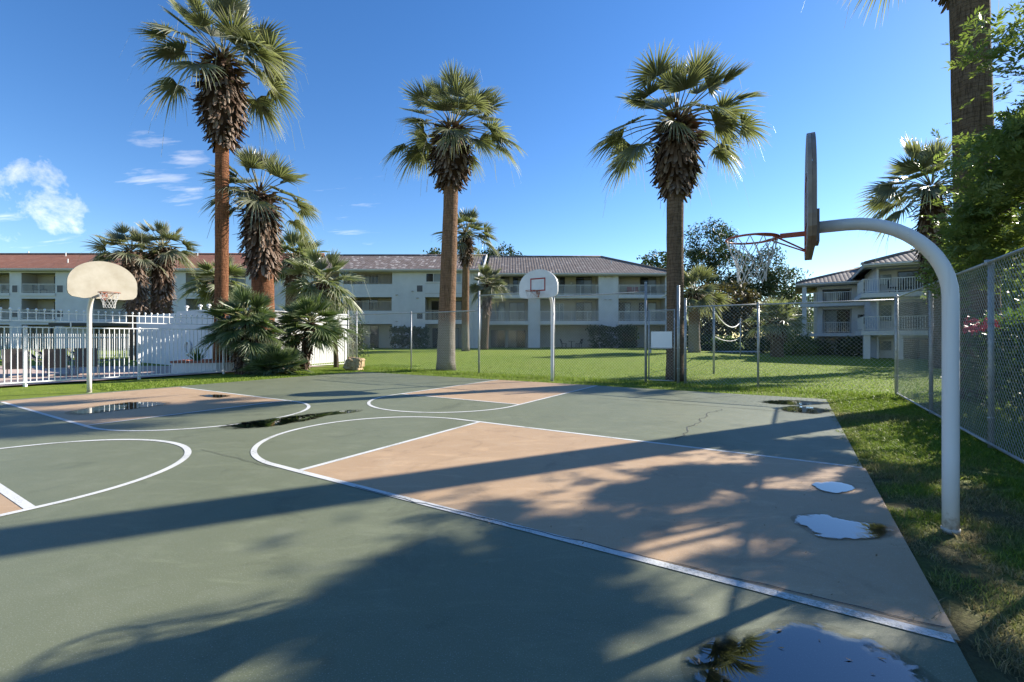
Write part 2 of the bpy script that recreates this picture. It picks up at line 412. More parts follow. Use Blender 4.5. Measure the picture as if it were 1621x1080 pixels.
idx = np.arange(nx_*ny_).reshape(ny_, nx_)
loops = np.stack([idx[:-1, :-1], idx[:-1, 1:], idx[1:, 1:], idx[1:, :-1]], -1).reshape(-1, 4)
tag(np_mesh('lawn', np.stack([gxx.ravel(), gyy.ravel(), gzz.ravel()], 1), loops.ravel(), np.full(len(loops), 4), M['lawn'],
            attr={'dry': dryness(gxx.ravel(), gyy.ravel())}, smooth=True), 'green lawn around the court', None, None, 'structure')
mb = MB(); q = [court(a, b) for a, b in ((0, 0), (17.8, 0), (17.8, 26), (0, 26))]
mb.prism([(p.x, p.y) for p in q], (0, 0, -.12), (1, 0, 0), (0, 1, 0), (0, 0, .12))
tag(mb.build('basketball_court', M['court']), 'green painted basketball slab', None, None, 'structure')
def sheet(name, pts, z, m, lab):
    b_ = MB(); b_.add([(p.x, p.y, z) for p in pts], [tuple(range(len(pts)))])
    o = b_.build(name, m)
    # keep the face pointing up
    if o.data.polygons[0].normal.z < 0: o.data.flip_normals()
    return tag(o, lab, None, None, 'structure')
def strip(mb, pts, w, z):
    """a painted line along pts"""
    n = len(pts); L = []
    for i, p in enumerate(pts):
        t = (pts[min(i+1, n-1)]-pts[max(i-1, 0)]).normalized(); s = Vector((-t.y, t.x, 0))*w/2
        L.append((p+s, p-s))
    for (a, b), (c, d) in zip(L, L[1:]): mb.quad((a.x, a.y, z), (b.x, b.y, z), (d.x, d.y, z), (c.x, c.y, z))
def key(base, d, hw, ln, ln2=None, w=.078, ex=.25, lab='', extra=0):
    """free-throw lane: base centre, axis direction, half width, length"""
    s = Vector((-d.y, d.x, 0)); ft = base+d*ln
    if True:
        sheet('key_area', [base+s*hw-d*extra, base-s*hw-d*extra, ft-s*hw, ft+s*hw], .0025, M['key'], 'tan painted lane '+lab)
    mb = MB(); z = .005
    arc = [ft+d*ex+s*hw*math.cos(t)+d*hw*math.sin(t) for t in np.linspace(0, math.pi, 49)]
    strip(mb, [base+s*hw]+[ft+s*hw-d*.01]+arc[1:-1]+[ft-s*hw-d*.01, base-s*hw], w, z)
    strip(mb, [ft+s*(hw-w/2), ft-s*(hw-w/2)], w, z+.001)
    tag(mb.build('court_line', M['line']), 'white line around the lane '+lab, None, None, 'structure')
N_BASE = Vector((3.309, 3.986, 0)); F_BASE = court(8.2, .0); L_BASE = Vector((-11.55, 12.85, 0))
key(N_BASE, V, 1.855, 5.75, extra=.03, ex=.48, lab='under the nearest hoop')
key(F_BASE, -U, 1.95, 5.0, lab='under the far hoop', w=.075)
key(L_BASE, -V, 1.93, 5.7, lab='under the left hoop', w=.075, extra=.2, ex=.3)
f4 = Vector((-6.04, 5.20, 0)); key(f4-U*5.2, U, 1.83, 5.2, ex=.08, lab='at the left of the picture')
# joints and cracks
def crack(pts, w, seed, jit, lab):
    r = random.Random(seed); out = []
    for a, b in zip(pts, pts[1:]):
        n = max(2, int((b-a).length/.12))
        for i in range(n):
            p = a.lerp(b, i/n); out.append(p+Vector((r.gauss(0, jit), r.gauss(0, jit), 0)))
    out.append(pts[-1]); mb = MB(); strip(mb, out, w*.7, .0072)
    tag(mb.build('court_crack', M['crack']), lab, None, None, 'structure')
crack([gp(945, 630), gp(1100, 641), gp(1285, 655)], .03, 1, .004, 'expansion joint near the far edge')
crack([gp(560, 771), gp(900, 853), gp(1497, 995)], .014, 2, .008, 'joint inside the near lane')
crack([gp(1070, 697), gp(1085, 685), gp(1092, 676), gp(1112, 665), gp(1125, 652), gp(1142, 648)], .022, 3, .03, 'jagged crack in the green slab')
crack([gp(318, 712), gp(360, 722), gp(440, 742)], .012, 4, .008, 'hairline joint between two arcs')
crack([gp(1040, 636), gp(1175, 626)], .025, 5, .004, 'cross joint by the far edge')
crack([gp(470, 596), gp(640, 607)], .025, 6, .01, 'joint in the far left corner')
crack([gp(560, 604), gp(700, 600)], .02, 7, .01, 'cross joint in the far left corner')
# puddles
def blob(pts, seed, amp=.06, n=60, sub=None):
    """closed smooth outline through ground points, roughened"""
    P_ = [Vector(p) for p in pts]; m = len(P_); out = []; r = random.Random(seed)
    per = max(4, n//m)
    for i in range(m):
        p0, p1, p2, p3 = P_[i-1], P_[i], P_[(i+1) % m], P_[(i+2) % m]
        for k in range(per):
            t = k/per
            q_ = .5*((2*p1)+(p2-p0)*t+(2*p0-5*p1+4*p2-p3)*t*t+(3*p1-p0-3*p2+p3)*t**3)
            out.append(q_)
    c = sum(out, Vector())/len(out)
    ph = [r.uniform(0, 6.28) for _ in range(6)]
    res = []
    for i, q_ in enumerate(out):
        a = 2*math.pi*i/len(out)
        f = 1+amp*sum(math.sin((k+2)*a*1.0+ph[k])/(k+1.5) for k in range(6))
        res.append(c+(q_-c)*f)
    return res
def puddle(pxs, seed, lab, amp=.04, damp=1.12):
    o = blob([gp(*p) for p in pxs], seed, amp, 90); n = len(o)
    c = sum(o, Vector())/n; vs = []; wet = []
    for f, q in ((1.14, 0), (1.0, .22), (.86, .5), (.6, .9), (.25, 1)):
        for p in o: vs.append((c.x+(p.x-c.x)*f, c.y+(p.y-c.y)*f, .0100)); wet.append(q)
    vs.append((c.x, c.y, .0100)); wet.append(1)
    lp = []; sz = []
    for i in range(4):
        for k in range(n): lp += [i*n+k, i*n+(k+1) % n, (i+1)*n+(k+1) % n, (i+1)*n+k]; sz.append(4)
    for k in range(n): lp += [4*n+k, 4*n+(k+1) % n, 5*n]; sz.append(3)
    ob = np_mesh('puddle', vs, lp, sz, M['water'], attr={'wet': wet})
    if ob.data.polygons[0].normal.z < 0: ob.data.flip_normals()
    tag(ob, lab, None, None, 'structure')
puddle([(1262, 822), (1300, 817), (1345, 826), (1395, 832), (1412, 842), (1385, 852), (1330, 855), (1290, 846)], 1, 'bright puddle at the edge of the near lane', .03, 1.04)
puddle([(1288, 768), (1315, 764), (1345, 768), (1349, 776), (1325, 782), (1300, 778)], 2, 'small puddle on the near lane', .05, 1.06)
puddle([(1105, 1040), (1150, 1012), (1205, 1004), (1240, 992), (1300, 996), (1370, 1020), (1440, 1062), (1475, 1100), (1450, 1160), (1250, 1170), (1130, 1100)], 3, 'large puddle in the near corner', .015, 1.03)
puddle([(364, 674), (400, 667), (450, 661), (500, 655), (555, 650), (560, 653), (520, 658), (490, 665), (430, 675), (380, 678)], 4, 'long thin puddle by the left arc', .0, 1.1)
puddle([(112, 653), (150, 645), (200, 638), (245, 637), (262, 640), (225, 646), (170, 652), (130, 656)], 5, 'puddle on the left lane', .02, 1.14)
puddle([(1205, 636), (1240, 634), (1290, 636), (1312, 639), (1280, 641), (1230, 640)], 6, 'shallow puddle at the far right corner', .05, 1.1)
puddle([(1238, 648), (1262, 643), (1300, 647), (1316, 651), (1290, 655), (1258, 653)], 7, 'shallow puddle beside the far joint', .07, 1.1)
puddle([(318, 627), (340, 625), (362, 627), (345, 630)], 8, 'tiny puddle on the left lane', .05, 1.2)
# pool deck inside the white fence
FO = Vector((-16.0, 14.96, 0))                      # post of the white fence
def wf(t, off=0): return FO+U*t+V*off
sheet('pool_deck', [wf(-14, .12), wf(12.4, .12), wf(12.4, 24), wf(-14, 24)], .03, M['deck'], 'pink pool deck behind the white fence')

# ------------------------------------------------------------------ grass blades
def grass(name, x, y, z, h, w, seed, lab, lean=.5):
    r = np.random.default_rng(seed); n = len(x)
    az = r.uniform(0, 2*np.pi, n); la = r.uniform(0, 2*np.pi, n)
    ht = h*r.uniform(.5, 1.35, n); wd = w*r.uniform(.7, 1.3, n); ln = ht*lean*r.uniform(.2, 1.6, n)
    b = np.stack([x, y, z], 1); s = np.stack([np.cos(az), np.sin(az), 0*az], 1)*wd[:, None]/2
    d = np.stack([np.cos(la), np.sin(la), 0*la], 1)
    m_ = b+d*(ln*.35)[:, None]; m_[:, 2] += ht*.6
    t = b+d*ln[:, None]; t[:, 2] += ht*np.clip(1.05-.35*(ln/np.maximum(ht, 1e-4))**2*.5, .45, 1)
    vs = np.stack([b-s, b+s, m_+s*.75, m_-s*.75, t], 1).reshape(-1, 3)
    i0 = np.arange(n)*5
    lp = np.stack([i0, i0+1, i0+2, i0+3, i0+3, i0+2, i0+4], 1)
    dr = np.clip(dryness(x, y)+r.normal(0, .16, n), 0, 1)
    sh = np.clip(r.normal(.5, .22, n), 0, 1)
    o = np_mesh(name, vs, lp.ravel(), np.tile([4, 3], n), M['grass'], attr={'dry': np.repeat(dr, 5), 'shade': np.repeat(sh, 5)})
    return tag(o, lab, None, None, 'stuff')
def seen(x, y, m=1.2): return (y > 1.7) & (np.abs(x) < y*m+.3)
def scatter(n, a0, a1, b0, b1, r):
    a = r.uniform(a0, a1, n); b = r.uniform(b0, b1, n)
    x = A.x+V.x*a-U.x*b; y = A.y+V.y*a-U.y*b
    return a, b, x, y
r_ = np.random.default_rng(3)
# right-hand strip: dense close to the camera
a, b, x, y = scatter(205000, -3.6, .14, -1.5, 13, r_)
keep = seen(x, y) & (r_.random(len(x)) < np.clip((6.5/np.maximum(y, 1))**1.5, .1, 1)) & (vnoise(x, y, 6, 9) > .16+.22*dryness(x, y)) & ((a < .0) | (vnoise(x, y, 3.1, 41) > .45+3.2*a))
x, y = x[keep], y[keep]; hh = .042+.05*vnoise(x, y, 1.3, 4)**2
grass('grass_by_the_fence', x, y, lawn_z(x, y)-.005, hh*(1-.25*dryness(x, y)), .0058+.0011*np.maximum(y-3, 0), 11, 'short grass with dry patches along the right fence', .9)
# strip along the left edge
a, b, x, y = scatter(26000, 17.78, 20.6, -4, 9, r_)
keep = seen(x, y); x, y = x[keep], y[keep]
grass('grass_by_the_pool', x, y, lawn_z(x, y)-.005, .065, .016, 12, 'grass strip in front of the white pool fence', .8)
# far strip and fence foot
a, b, x, y = scatter(26000, -3, 18.5, -3.0, .02, r_)
keep = seen(x, y) & (r_.random(len(x)) < np.where((b > -1.9) & (b < -1.2), 1, .62)); x, y, b = x[keep], y[keep], b[keep]
grass('grass_by_the_gate', x, y, lawn_z(x, y)-.005, np.where((b < -1.2) & (b > -1.9), .11, .055), .016, 13, 'grass along the far edge of the court', .7)
# lawn beyond
n = 60000; y = 12.5+22*r_.random(n)**1.15; x = (r_.random(n)*2-1)*(y*1.05)
aa, bb = court_ab(x, y)
keep = (bb < -2.2) & (aa < 19.5) & (x > -9); x, y = x[keep], y[keep]
grass('lawn_grass', x, y, lawn_z(x, y)-.005, .055, .020, 14, 'mown lawn grass beyond the chain link fence', .8)

n = 420; a = np.abs(r_.normal(0, 1.6, n)); b = r_.uniform(.1, 12, n); b[:60] = r_.uniform(0, .7, 60); a[:60] = r_.uniform(0, 16, 60)
x = A.x+V.x*a-U.x*b; y = A.y+V.y*a-U.y*b; az = r_.uniform(0, 6.28, n); s = r_.uniform(.006, .022, n)
d1 = np.stack([np.cos(az)*s, np.sin(az)*s, 0*s], 1); d2 = np.stack([-np.sin(az)*s*.3, np.cos(az)*s*.3, 0*s], 1)
c0 = np.stack([x, y, np.full(n, .0125)], 1); k = np.array([0, 0, 1.])*(s*.4)[:, None]
tag(np_mesh('leaf_litter', np.stack([c0-d1, c0+d2+k*.5, c0+d1+k, c0-d2+k*.3], 1).reshape(-1, 3), np.arange(n*4), np.full(n, 4), mk('dry_leaf', (.16, .10, .05), (.30, .22, .12), 9, .9)), 'small dry leaves and grit scattered on the slab', None, None, 'stuff')
# ------------------------------------------------------------------ palms
def frond_set(n, length, blade, seed, e_lo, e_hi, base, nseg=34, droop=.35, thread=True, upright=.35, wfac=1.0, rad=.18, bias=None):
    """fan fronds round a crown point: returns verts, loops, sizes, tip attribute, petioles"""
    r = random.Random(seed); VS = []; LP = []; SZ = []; TP = []; pet = []
    ga = 2.39996; vi = 0
    for i in range(n):
        f = (i+.5)/n                                      # 0 = youngest, upright
        el = e_hi+(e_lo-e_hi)*f**.72+r.gauss(0, 9)
        az = i*ga+r.gauss(0, .38)
        el = math.radians(el)
        d = Vector((math.cos(el)*math.cos(az), math.cos(el)*math.sin(az), math.sin(el)))
        L = length*(.66+.55*r.random())*(.75+.25*min(1, .3+f*1.6))
        side = Vector((-math.sin(az), math.cos(az), 0)); up = side.cross(d)*-1
        if up.z < 0: up = -up
        # petiole sags a little
        p0 = Vector(base)+Vector((d.x, d.y, 0))*rad+Vector((0, 0, -.35*f+.1)); sag = .22*L*(math.cos(el)**2)
        pts = [p0+d*L*t-Vector((0, 0, 1))*sag*t*t for t in (0, .35, .7, 1)]
        pet.append((pts, .026*wfac))
        c = pts[-1]; dd = (pts[-1]-pts[-2]).normalized()
        sd = (side*math.cos(r.gauss(0, .35))+up*math.sin(r.gauss(0, .35))).normalized(); nn = sd.cross(dd)
        if nn.z < 0: nn = -nn
        B = blade*(.8+.4*r.random())*(.8+.2*min(1, .25+f*2))
        spread = math.radians(104*(upright+(1-upright)*min(1, .25+f*1.5)))
        old = max(0, f-.55)/.45
        for k in range(nseg):
            u_ = (k+.5)/nseg*2-1; th = u_*spread+r.gauss(0, .025)
            sl = B*(.98-.34*abs(u_)**1.6)*(.9+.2*r.random())
            dr = (dd*math.cos(th)+sd*math.sin(th)+nn*(.16*abs(math.sin(th)))).normalized()
            wdir = dr.cross(nn).normalized()
            w = B*.042*wfac*(1+.3*r.random())
            g = droop*(.10+.9*f**1.3+1.0*old)*sl*(.6+.8*r.random())
            q = []
            for s_, ww in ((0.02, .22), (.36, 1.0), (.64, .62), (.85, .26), (1.0, .03)):
                p = c+dr*sl*s_-Vector((0, 0, 1))*g*max(0, s_-.30)**1.9*1.75
                fold = nn*(.35*w*ww*(1 if k % 2 else -1))
                q.append((p+wdir*w*ww*.5+fold, p-wdir*w*ww*.5-fold))
            for j, (pa, pb) in enumerate(q):
                VS.append(pa); VS.append(pb); t = (0, .0, .12, .5, .95)[j]*(.6+.5*old+.35*r.random()); TP.append(t); TP.append(t)
            for j in range(4):
                LP += [vi+2*j, vi+2*j+1, vi+2*j+3, vi+2*j+2]; SZ.append(4)
            vi += 10
            if thread and r.random() < .05:
                p = q[-1][0]; w2 = .006*wfac+.002; ln = B*(.25+.6*r.random())
                VS.extend([p-wdir*w2, p+wdir*w2, p+dr*ln*.35+wdir*w2*.6-Vector((0, 0, ln)), p+dr*ln*.35-wdir*w2*.6-Vector((0, 0, ln))])
                TP += [.5]*4; LP += [vi, vi+1, vi+2, vi+3]; SZ.append(4); vi += 4
    return VS, LP, SZ, TP, pet
def boots_mesh(parent, z0, z1, rbot, rmid, rtop, seed, n, off0, off1, size=.30, name='dead_leaf_skirt'):
    r = random.Random(seed); mb = MB()
    def prof(t):
        if t < .45: return rbot+(rmid-rbot)*math.sin(t/.45*math.pi/2)
        return rtop+(rmid-rtop)*math.cos((t-.45)/.55*math.pi/2)**.8
    def ctr(t): return Vector(off0).lerp(Vector(off1), t)
    pr = [(prof(t)*.74, z0+(z1-z0)*t) for t in np.linspace(0, 1, 12)]
    vs = []
    m = 16
    for (q, z), t in zip(pr, np.linspace(0, 1, 12)):
        c = ctr(t)
        for k in range(m):
            a_ = 2*math.pi*k/m; vs.append((c.x+q*math.cos(a_), c.y+q*math.sin(a_), z))
    mb.add(vs, [(i*m+k, i*m+(k+1) % m, (i+1)*m+(k+1) % m, (i+1)*m+k) for i in range(11) for k in range(m)]+[tuple(range(m-1, -1, -1)), tuple(11*m+k for k in range(m))], .0)
    for i in range(n):
        t = (i+r.random())/n; az = i*2.39996+r.gauss(0, .25); z = z0+(z1-z0)*t; q = prof(t); c = ctr(t)
        rd = Vector((math.cos(az), math.sin(az), 0)); tg = Vector((-rd.y, rd.x, 0))
        tilt = math.radians(r.gauss(-66+80*max(0, t-.6)/.4, 15))          # hangs down below, sticks out and up near the crown
        d = rd*math.cos(tilt)+Vector((0, 0, 1))*math.sin(tilt)
        nn = tg.cross(d)
        if nn.dot(rd) < 0: nn = -nn
        tg = (tg+Vector((0, 0, r.gauss(0, .25)))).normalized()
        L = size*(.7+.75*r.random()); w = size*.40*(.7+.6*r.random())
        p = c+rd*q*.76+Vector((0, 0, z-c.z)); p.z = z+L*.25
        curl = r.gauss(.12, .12)*L
        col = min(1, max(0, r.gauss(.45, .22)))
        a0, a1 = p-tg*w*.32, p+tg*w*.32
        b0, b1, bm = p+d*L*.5-tg*w*.5, p+d*L*.5+tg*w*.5, p+d*L*.5+nn*w*.22
        e0, e1, em = p+d*L-tg*w*.26+nn*curl, p+d*L+tg*w*.26+nn*curl, p+d*L*1.06+nn*(curl+w*.1)
        k0 = len(mb.v)
        mb.add([a0, a1, b0, bm, b1, e0, em, e1], [(0, 1, 3, 2), (1, 4, 3), (2, 3, 6, 5), (3, 4, 7, 6)], col)
        for kk in (5, 6, 7): mb.c[k0+kk] = min(1, col+.35)
    return mb.build(name, M['boots'], parent, attr='tone')
def palm(base, top, r0, r1, z_s0, z_s1, rs, nf, pet, blade, seed, label, bark_='bark_brown', fm='frond', group=None, nseg=34,
         e_lo=-20, e_hi=84, boots=420, stalks=2, flare=1.15, name='fan_palm', droop=.30, crown_dz=.25, bsize=.38, cname='fan palm', wfac=1.0):
    """base: point on the ground; top: x, y of the crown point; z_s0..z_s1 the skirt of dead leaf bases"""
    base = Vector(base); o = empty(name, base, label, cname, group)
    dx, dy = top[0]-base.x, top[1]-base.y; zc = z_s1+crown_dz-base.z
    r = random.Random(seed)
    tp = []; tr = []; ph = r.uniform(0, 6)
    for i in range(26):
        t = i/25; z = t*(z_s1-base.z); k = t**1.25
        tp.append((dx*k+.05*math.sin(3*t+ph)*t*(1-t)*3, dy*k, z))
        q = r0+(r1-r0)*min(1, t*1.15); q *= 1+(flare-1)*math.exp(-z/.55)
        tr.append(q*(1+r.gauss(0, .012)))
    mb = MB(); mb.tube(tp, tr, 18); mb.build('trunk', M[bark_], o, True)
    if boots:
        f0 = (z_s0-base.z)/(z_s1-base.z)
        k0 = f0**1.25
        boots_mesh(o, z_s0-base.z, z_s1-base.z+.1, r1*1.25, rs, r1*1.35, seed+1, boots, (dx*k0, dy*k0, 0), (dx, dy, 0), bsize)
    vs, lp, sz, tp_, pts = frond_set(nf, pet, blade, seed+2, e_lo, e_hi, (dx, dy, zc), nseg, droop, wfac=wfac)
    c = np_mesh('crown', vs, lp, sz, M[fm], o, attr={'tip': tp_})
    mb = MB()
    for p, q in pts: mb.tube(p, [q*1.25, q, q*.8, q*.6], 4, False)
    mb.build('leaf_stem', M['stem'], o, True)
    for s in range(stalks):
        az = r.uniform(0, 6.28); L = (pet+blade)*r.uniform(.8, 1.15); mb = MB(); pl = []
        for t in np.linspace(0, 1, 9):
            pl.append((dx+math.cos(az)*L*(t-.25*t*t), dy+math.sin(az)*L*(t-.25*t*t), zc-.15+L*(.55*t-1.35*t*t)))
        mb.tube(pl, [.018*(1-.6*t) for t in np.linspace(0, 1, 9)], 5); mb.build('flower_stalk', M['stalk'], o, True)
    return o
def palm_px(px, Y, pxt, Yt, zb, **k): ...

# ------------------------------------------------------------------ broadleaf trees, hedges
def leaves(name, centres, rad, per, size, seed, m, parent=None, aspect=.5, flat=.8, up=.3):
    """centres: (n,3) clump centres; per leaf quads in each clump"""
    r = np.random.default_rng(seed); c = np.repeat(np.asarray(centres, float), per, 0); n = len(c)
    rad = np.repeat(np.broadcast_to(np.asarray(rad, float), (len(centres),)), per)
    p = c+r.normal(0, 1, (n, 3))*rad[:, None]*np.array([1, 1, flat])*.55
    nn = r.normal(0, 1, (n, 3)); nn[:, 2] += up*2; nn /= np.linalg.norm(nn, axis=1)[:, None]
    t = np.cross(nn, r.normal(0, 1, (n, 3))); t /= np.linalg.norm(t, axis=1)[:, None]; b = np.cross(nn, t)
    s = size*r.uniform(.55, 1.35, n)[:, None]
    vs = np.stack([p-t*s*.5, p+b*s*aspect*.5+nn*s*.08, p+t*s*.5, p-b*s*aspect*.5+nn*s*.08], 1).reshape(-1, 3)
    return np_mesh(name, vs, np.arange(n*4), np.full(n, 4), m, parent)
def ellip_clumps(ells, n, seed, shell=.55):
    r = np.random.default_rng(seed); out = []
    vol = np.array([e[3]*e[4]*e[5] for e in ells])**(2/3); k = np.maximum(1, (n*vol/vol.sum()).astype(int))
    for e, q in zip(ells, k):
        d = r.normal(0, 1, (q, 3)); d /= np.linalg.norm(d, axis=1)[:, None]
        out.append(np.array(e[:3])+d*np.array(e[3:6])*(shell+(1-shell)*r.random(q)**.5)[:, None]*(1+r.normal(0, .09, q))[:, None])
    return np.concatenate(out)
def tree(loc, h, ells, n, per, crad, lsize, seed, label, m, cat='tree', name='tree', group=None, trunk_r=.25, aspect=.6, limbs=7, trunk=True, up=.3, flat=.8, lean=(0, 0)):
    """ells: ellipsoids relative to loc"""
    o = empty(name, loc, label, cat, group); r = random.Random(seed)
    cl = ellip_clumps(ells, n, seed)
    leaves('crown', cl, crad, per, lsize, seed+1, m, o, aspect, flat, up)
    if trunk:
        mb = MB(); top = Vector((lean[0], lean[1], h*.75))
        mb.tube([(0, 0, 0), top*.33+Vector((r.gauss(0, .1), r.gauss(0, .1), 0)), top*.66, top], [trunk_r*1.2, trunk_r, trunk_r*.75, trunk_r*.3], 9)
        for i in range(limbs):
            e = Vector(cl[r.randrange(len(cl))]); s = top*r.uniform(.35, .85); mid = s.lerp(e, .5)+Vector((0, 0, .12*h*r.random()))
            mb.tube([s, mid, e], [trunk_r*.45, trunk_r*.28, trunk_r*.08], 6)
        mb.build('trunk', M['twig'], o, True)
    return o
def hedge(p0, p1, th, h, n, lsize, seed, label, m, name='hedge', top_round=.15, per=14, crad=.22, group=None):
    """box of leaves from p0 to p1 on the ground"""
    p0, p1 = Vector(p0), Vector(p1); d = (p1-p0); L = d.length; d.normalize(); s = Vector((-d.y, d.x, 0)); r = np.random.default_rng(seed)
    o = empty(name, p0.lerp(p1, .5), label, 'hedge', group); c = o.location
    u = r.uniform(-.5, .5, n)*L; w = r.uniform(-.5, .5, n)*th; z = r.uniform(.03, 1, n)*h
    f = r.integers(0, 3, n)                                       # push clumps to the faces
    w = np.where(f == 0, np.sign(w)*th*.46, w); z = np.where(f == 1, h*(.9+.1*r.random(n)), z)
    z *= 1+.09*(vnoise(u, w, 1.1, seed)-.5)
    cl = np.stack([d.x*u+s.x*w, d.y*u+s.y*w, z], 1)
    leaves('foliage', cl, crad, per, lsize, seed+1, m, o, .5, .8)
    mb = MB(); k = max(2, int(L/.7))
    for i in range(k):
        q = -L/2+L*(i+.5)/k
        mb.tube([(d.x*q, d.y*q, 0), (d.x*q*1.01, d.y*q*1.01, h*.8)], [.035, .015], 5)
    mb.build('stem', M['twig'], o)
    return o

# ------------------------------------------------------------------ hoops
def fan_outline(w, h):
    pts = [(-.30, 0), (.30, 0), (.44, .035), (.485, .10), (.5, .19), (.5, .40)]
    for t in np.linspace(0, math.pi, 25)[1:-1]: pts.append((.5*math.cos(t), .40+.60*math.sin(t)))
    pts += [(-.5, .40), (-.5, .19), (-.485, .10), (-.44, .035)]
    return [(x*w, y*h) for x, y in pts]
def hoop(base, d, ext, arm_z, bz, rim_z, label, pole_r, bend, mats, target=None, bw=1.53, bh=1.06, gap=.15, seed=1, zig=True, face=None):
    """d: direction from the pole to the board; bz: bottom of the board"""
    base = Vector(base); d = Vector(d).normalized(); s = Vector((-d.y, d.x, 0)); up = Vector((0, 0, 1))
    pm, bm, rm = mats
    o = empty('basketball_hoop', base, label, 'basketball hoop', 'basketball hoops round the court')
    pts = [Vector((0, 0, -.1)), Vector((0, 0, .6)), Vector((0, 0, arm_z-bend-.4))]
    for t in np.linspace(0, math.pi/2, 13): pts.append(d*(bend-bend*math.cos(t))+up*(arm_z-bend+bend*math.sin(t)))
    pts.append(d*(ext-.07)+up*arm_z)
    mb = MB(); mb.tube(pts, pole_r, 24); mb.build('gooseneck_pole', pm, o, True)
    mb = MB(); mb.tube([Vector((0, 0, -.02)), Vector((0, 0, .012))], pole_r*1.12, 24); mb.build('base_collar', M['trim'], o, True)
    # bracket: plate and two stiffening rails behind the board
    mb = MB(); c = d*(ext-.075)+up*arm_z
    mb.obox(c-s*.13-up*.15, s*.26, up*.30, d*.035)
    for k in (-1, 1): mb.obox(d*(ext-.04)+s*(k*.22-.03)+up*(bz+.12), s*.06, up*(bh*.62), d*.037)
    for k in (.2, .62): mb.obox(d*(ext-.038)-s*.42+up*(bz+bh*k), s*.84, up*.05, d*.034)
    mb.build('bracket', M['board_edge'] if bm is M['board_tan'] else M['steel'], o)
    bo = d*ext+up*bz
    mb = MB(); ol = fan_outline(bw, bh)
    mb.prism(ol, bo, s, up, d*.028)
    b = mb.build('backboard', bm, o)
    # folded steel lip behind the edge
    mb = MB(); n = len(ol)
    inn = [(x*.972, (y-bh*.45)*.972+bh*.45) for x, y in ol]
    for i in range(n):
        j = (i+1) % n
        a0, a1, b0, b1 = ol[i], ol[j], inn[i], inn[j]
        P = lambda q, e: bo+s*q[0]+up*q[1]+d*e
        mb.quad(P(a0, -.032), P(a1, -.032), P(a1, -.002), P(a0, -.002)); mb.quad(P(b0, -.032), P(b0, -.002), P(b1, -.002), P(b1, -.032)); mb.quad(P(a0, -.032), P(b0, -.032), P(b1, -.032), P(a1, -.032))
    mb.build('board_lip', M['board_tan'] if bm is M['board_cream'] else M['board_edge'] if bm is M['board_tan'] else M['steel'], b)
    if target:
        mb = MB(); tw, th_, l = .60, .46, .045; z0 = rim_z-bz+.02
        e = bo+d*.0315
        mb.obox(e-s*tw/2+up*z0, s*l, up*th_, d*.003); mb.obox(e+s*(tw/2-l)+up*z0, s*l, up*th_, d*.003)
        mb.obox(e-s*(tw/2-l)+up*(z0+th_-l), s*(tw-2*l), up*l, d*.003); mb.obox(e-s*(tw/2-l)+up*z0, s*(tw-2*l), up*l, d*.003)
        mb.build('target_square', target, b)
    # rim
    rr = .235; rc = d*(ext+.028+gap+rr)+up*rim_z
    mb = MB(); mb.tube([rc+s*rr*math.cos(t)+d*rr*math.sin(t) for t in np.linspace(0, 2*math.pi, 41)[:-1]], .0105, 8, closed=True)
    rim = mb.build('rim', rm, o, True)
    mb = MB()
    mb.obox(d*(ext+.028)-s*.075+up*(rim_z-.10), s*.15, up*.15, d*.012)
    mb.obox(d*(ext+.04)-s*.035+up*(rim_z-.018), s*.07, up*.036, d*(gap-.02))
    for k in (-1, 1):
        e = rc-d*rr*.72+s*k*rr*.69
        mb.tube([d*(ext+.04)+s*k*.045+up*(rim_z-.16), e+up*-.006], .008, 6)
        # flat gusset plates inside the ring's back
        a_ = [rc-d*rr*.97+s*k*.02, rc-d*rr*.70+s*k*rr*.70, rc-d*rr*.1+s*k*rr*.985, rc-d*rr*.62+s*k*rr*.33]
        mb.prism([(0, 0), (1, 0), (1, 1), (0, 1)][:0] or [((p-rc).dot(s), (p-rc).dot(d)) for p in a_], rc-up*.006, s, d, up*.006)
    mb.obox(d*(ext+.028)-s*.05+up*(rim_z-.19), s*.10, up*.06, d*.012)
    mb.build('rim_brace', rm, rim)
    # net: two families of slanting cords between knot rings
    mb = MB(); nk = 12; rows = [(0, .232), (.10, .205), (.20, .170), (.29, .142), (.37, .128), (.43, .125)]
    rr_ = random.Random(seed)
    P = [[rc+(s*math.cos(2*math.pi*(k+.5*(i % 2))/nk)+d*math.sin(2*math.pi*(k+.5*(i % 2))/nk))*(q+rr_.gauss(0, .006))+up*(-z+rr_.gauss(0, .006)) for k in range(nk)] for i, (z, q) in enumerate(rows)]
    for i in range(len(rows)-1):
        for k in range(nk):
            k2 = (k+1) % nk if i % 2 else (k-1) % nk
            for e in (P[i+1][k], P[i+1][k2]):
                m = (P[i][k]+e)/2+up*-.008
                mb.tube([P[i][k], m, e], .0042, 5, False)
    for k in range(nk): mb.sphere(P[2][k], .009, 6, 4); mb.sphere(P[4][k], .009, 6, 4)
    mb.build('net', M['net'], o, True)
    return o

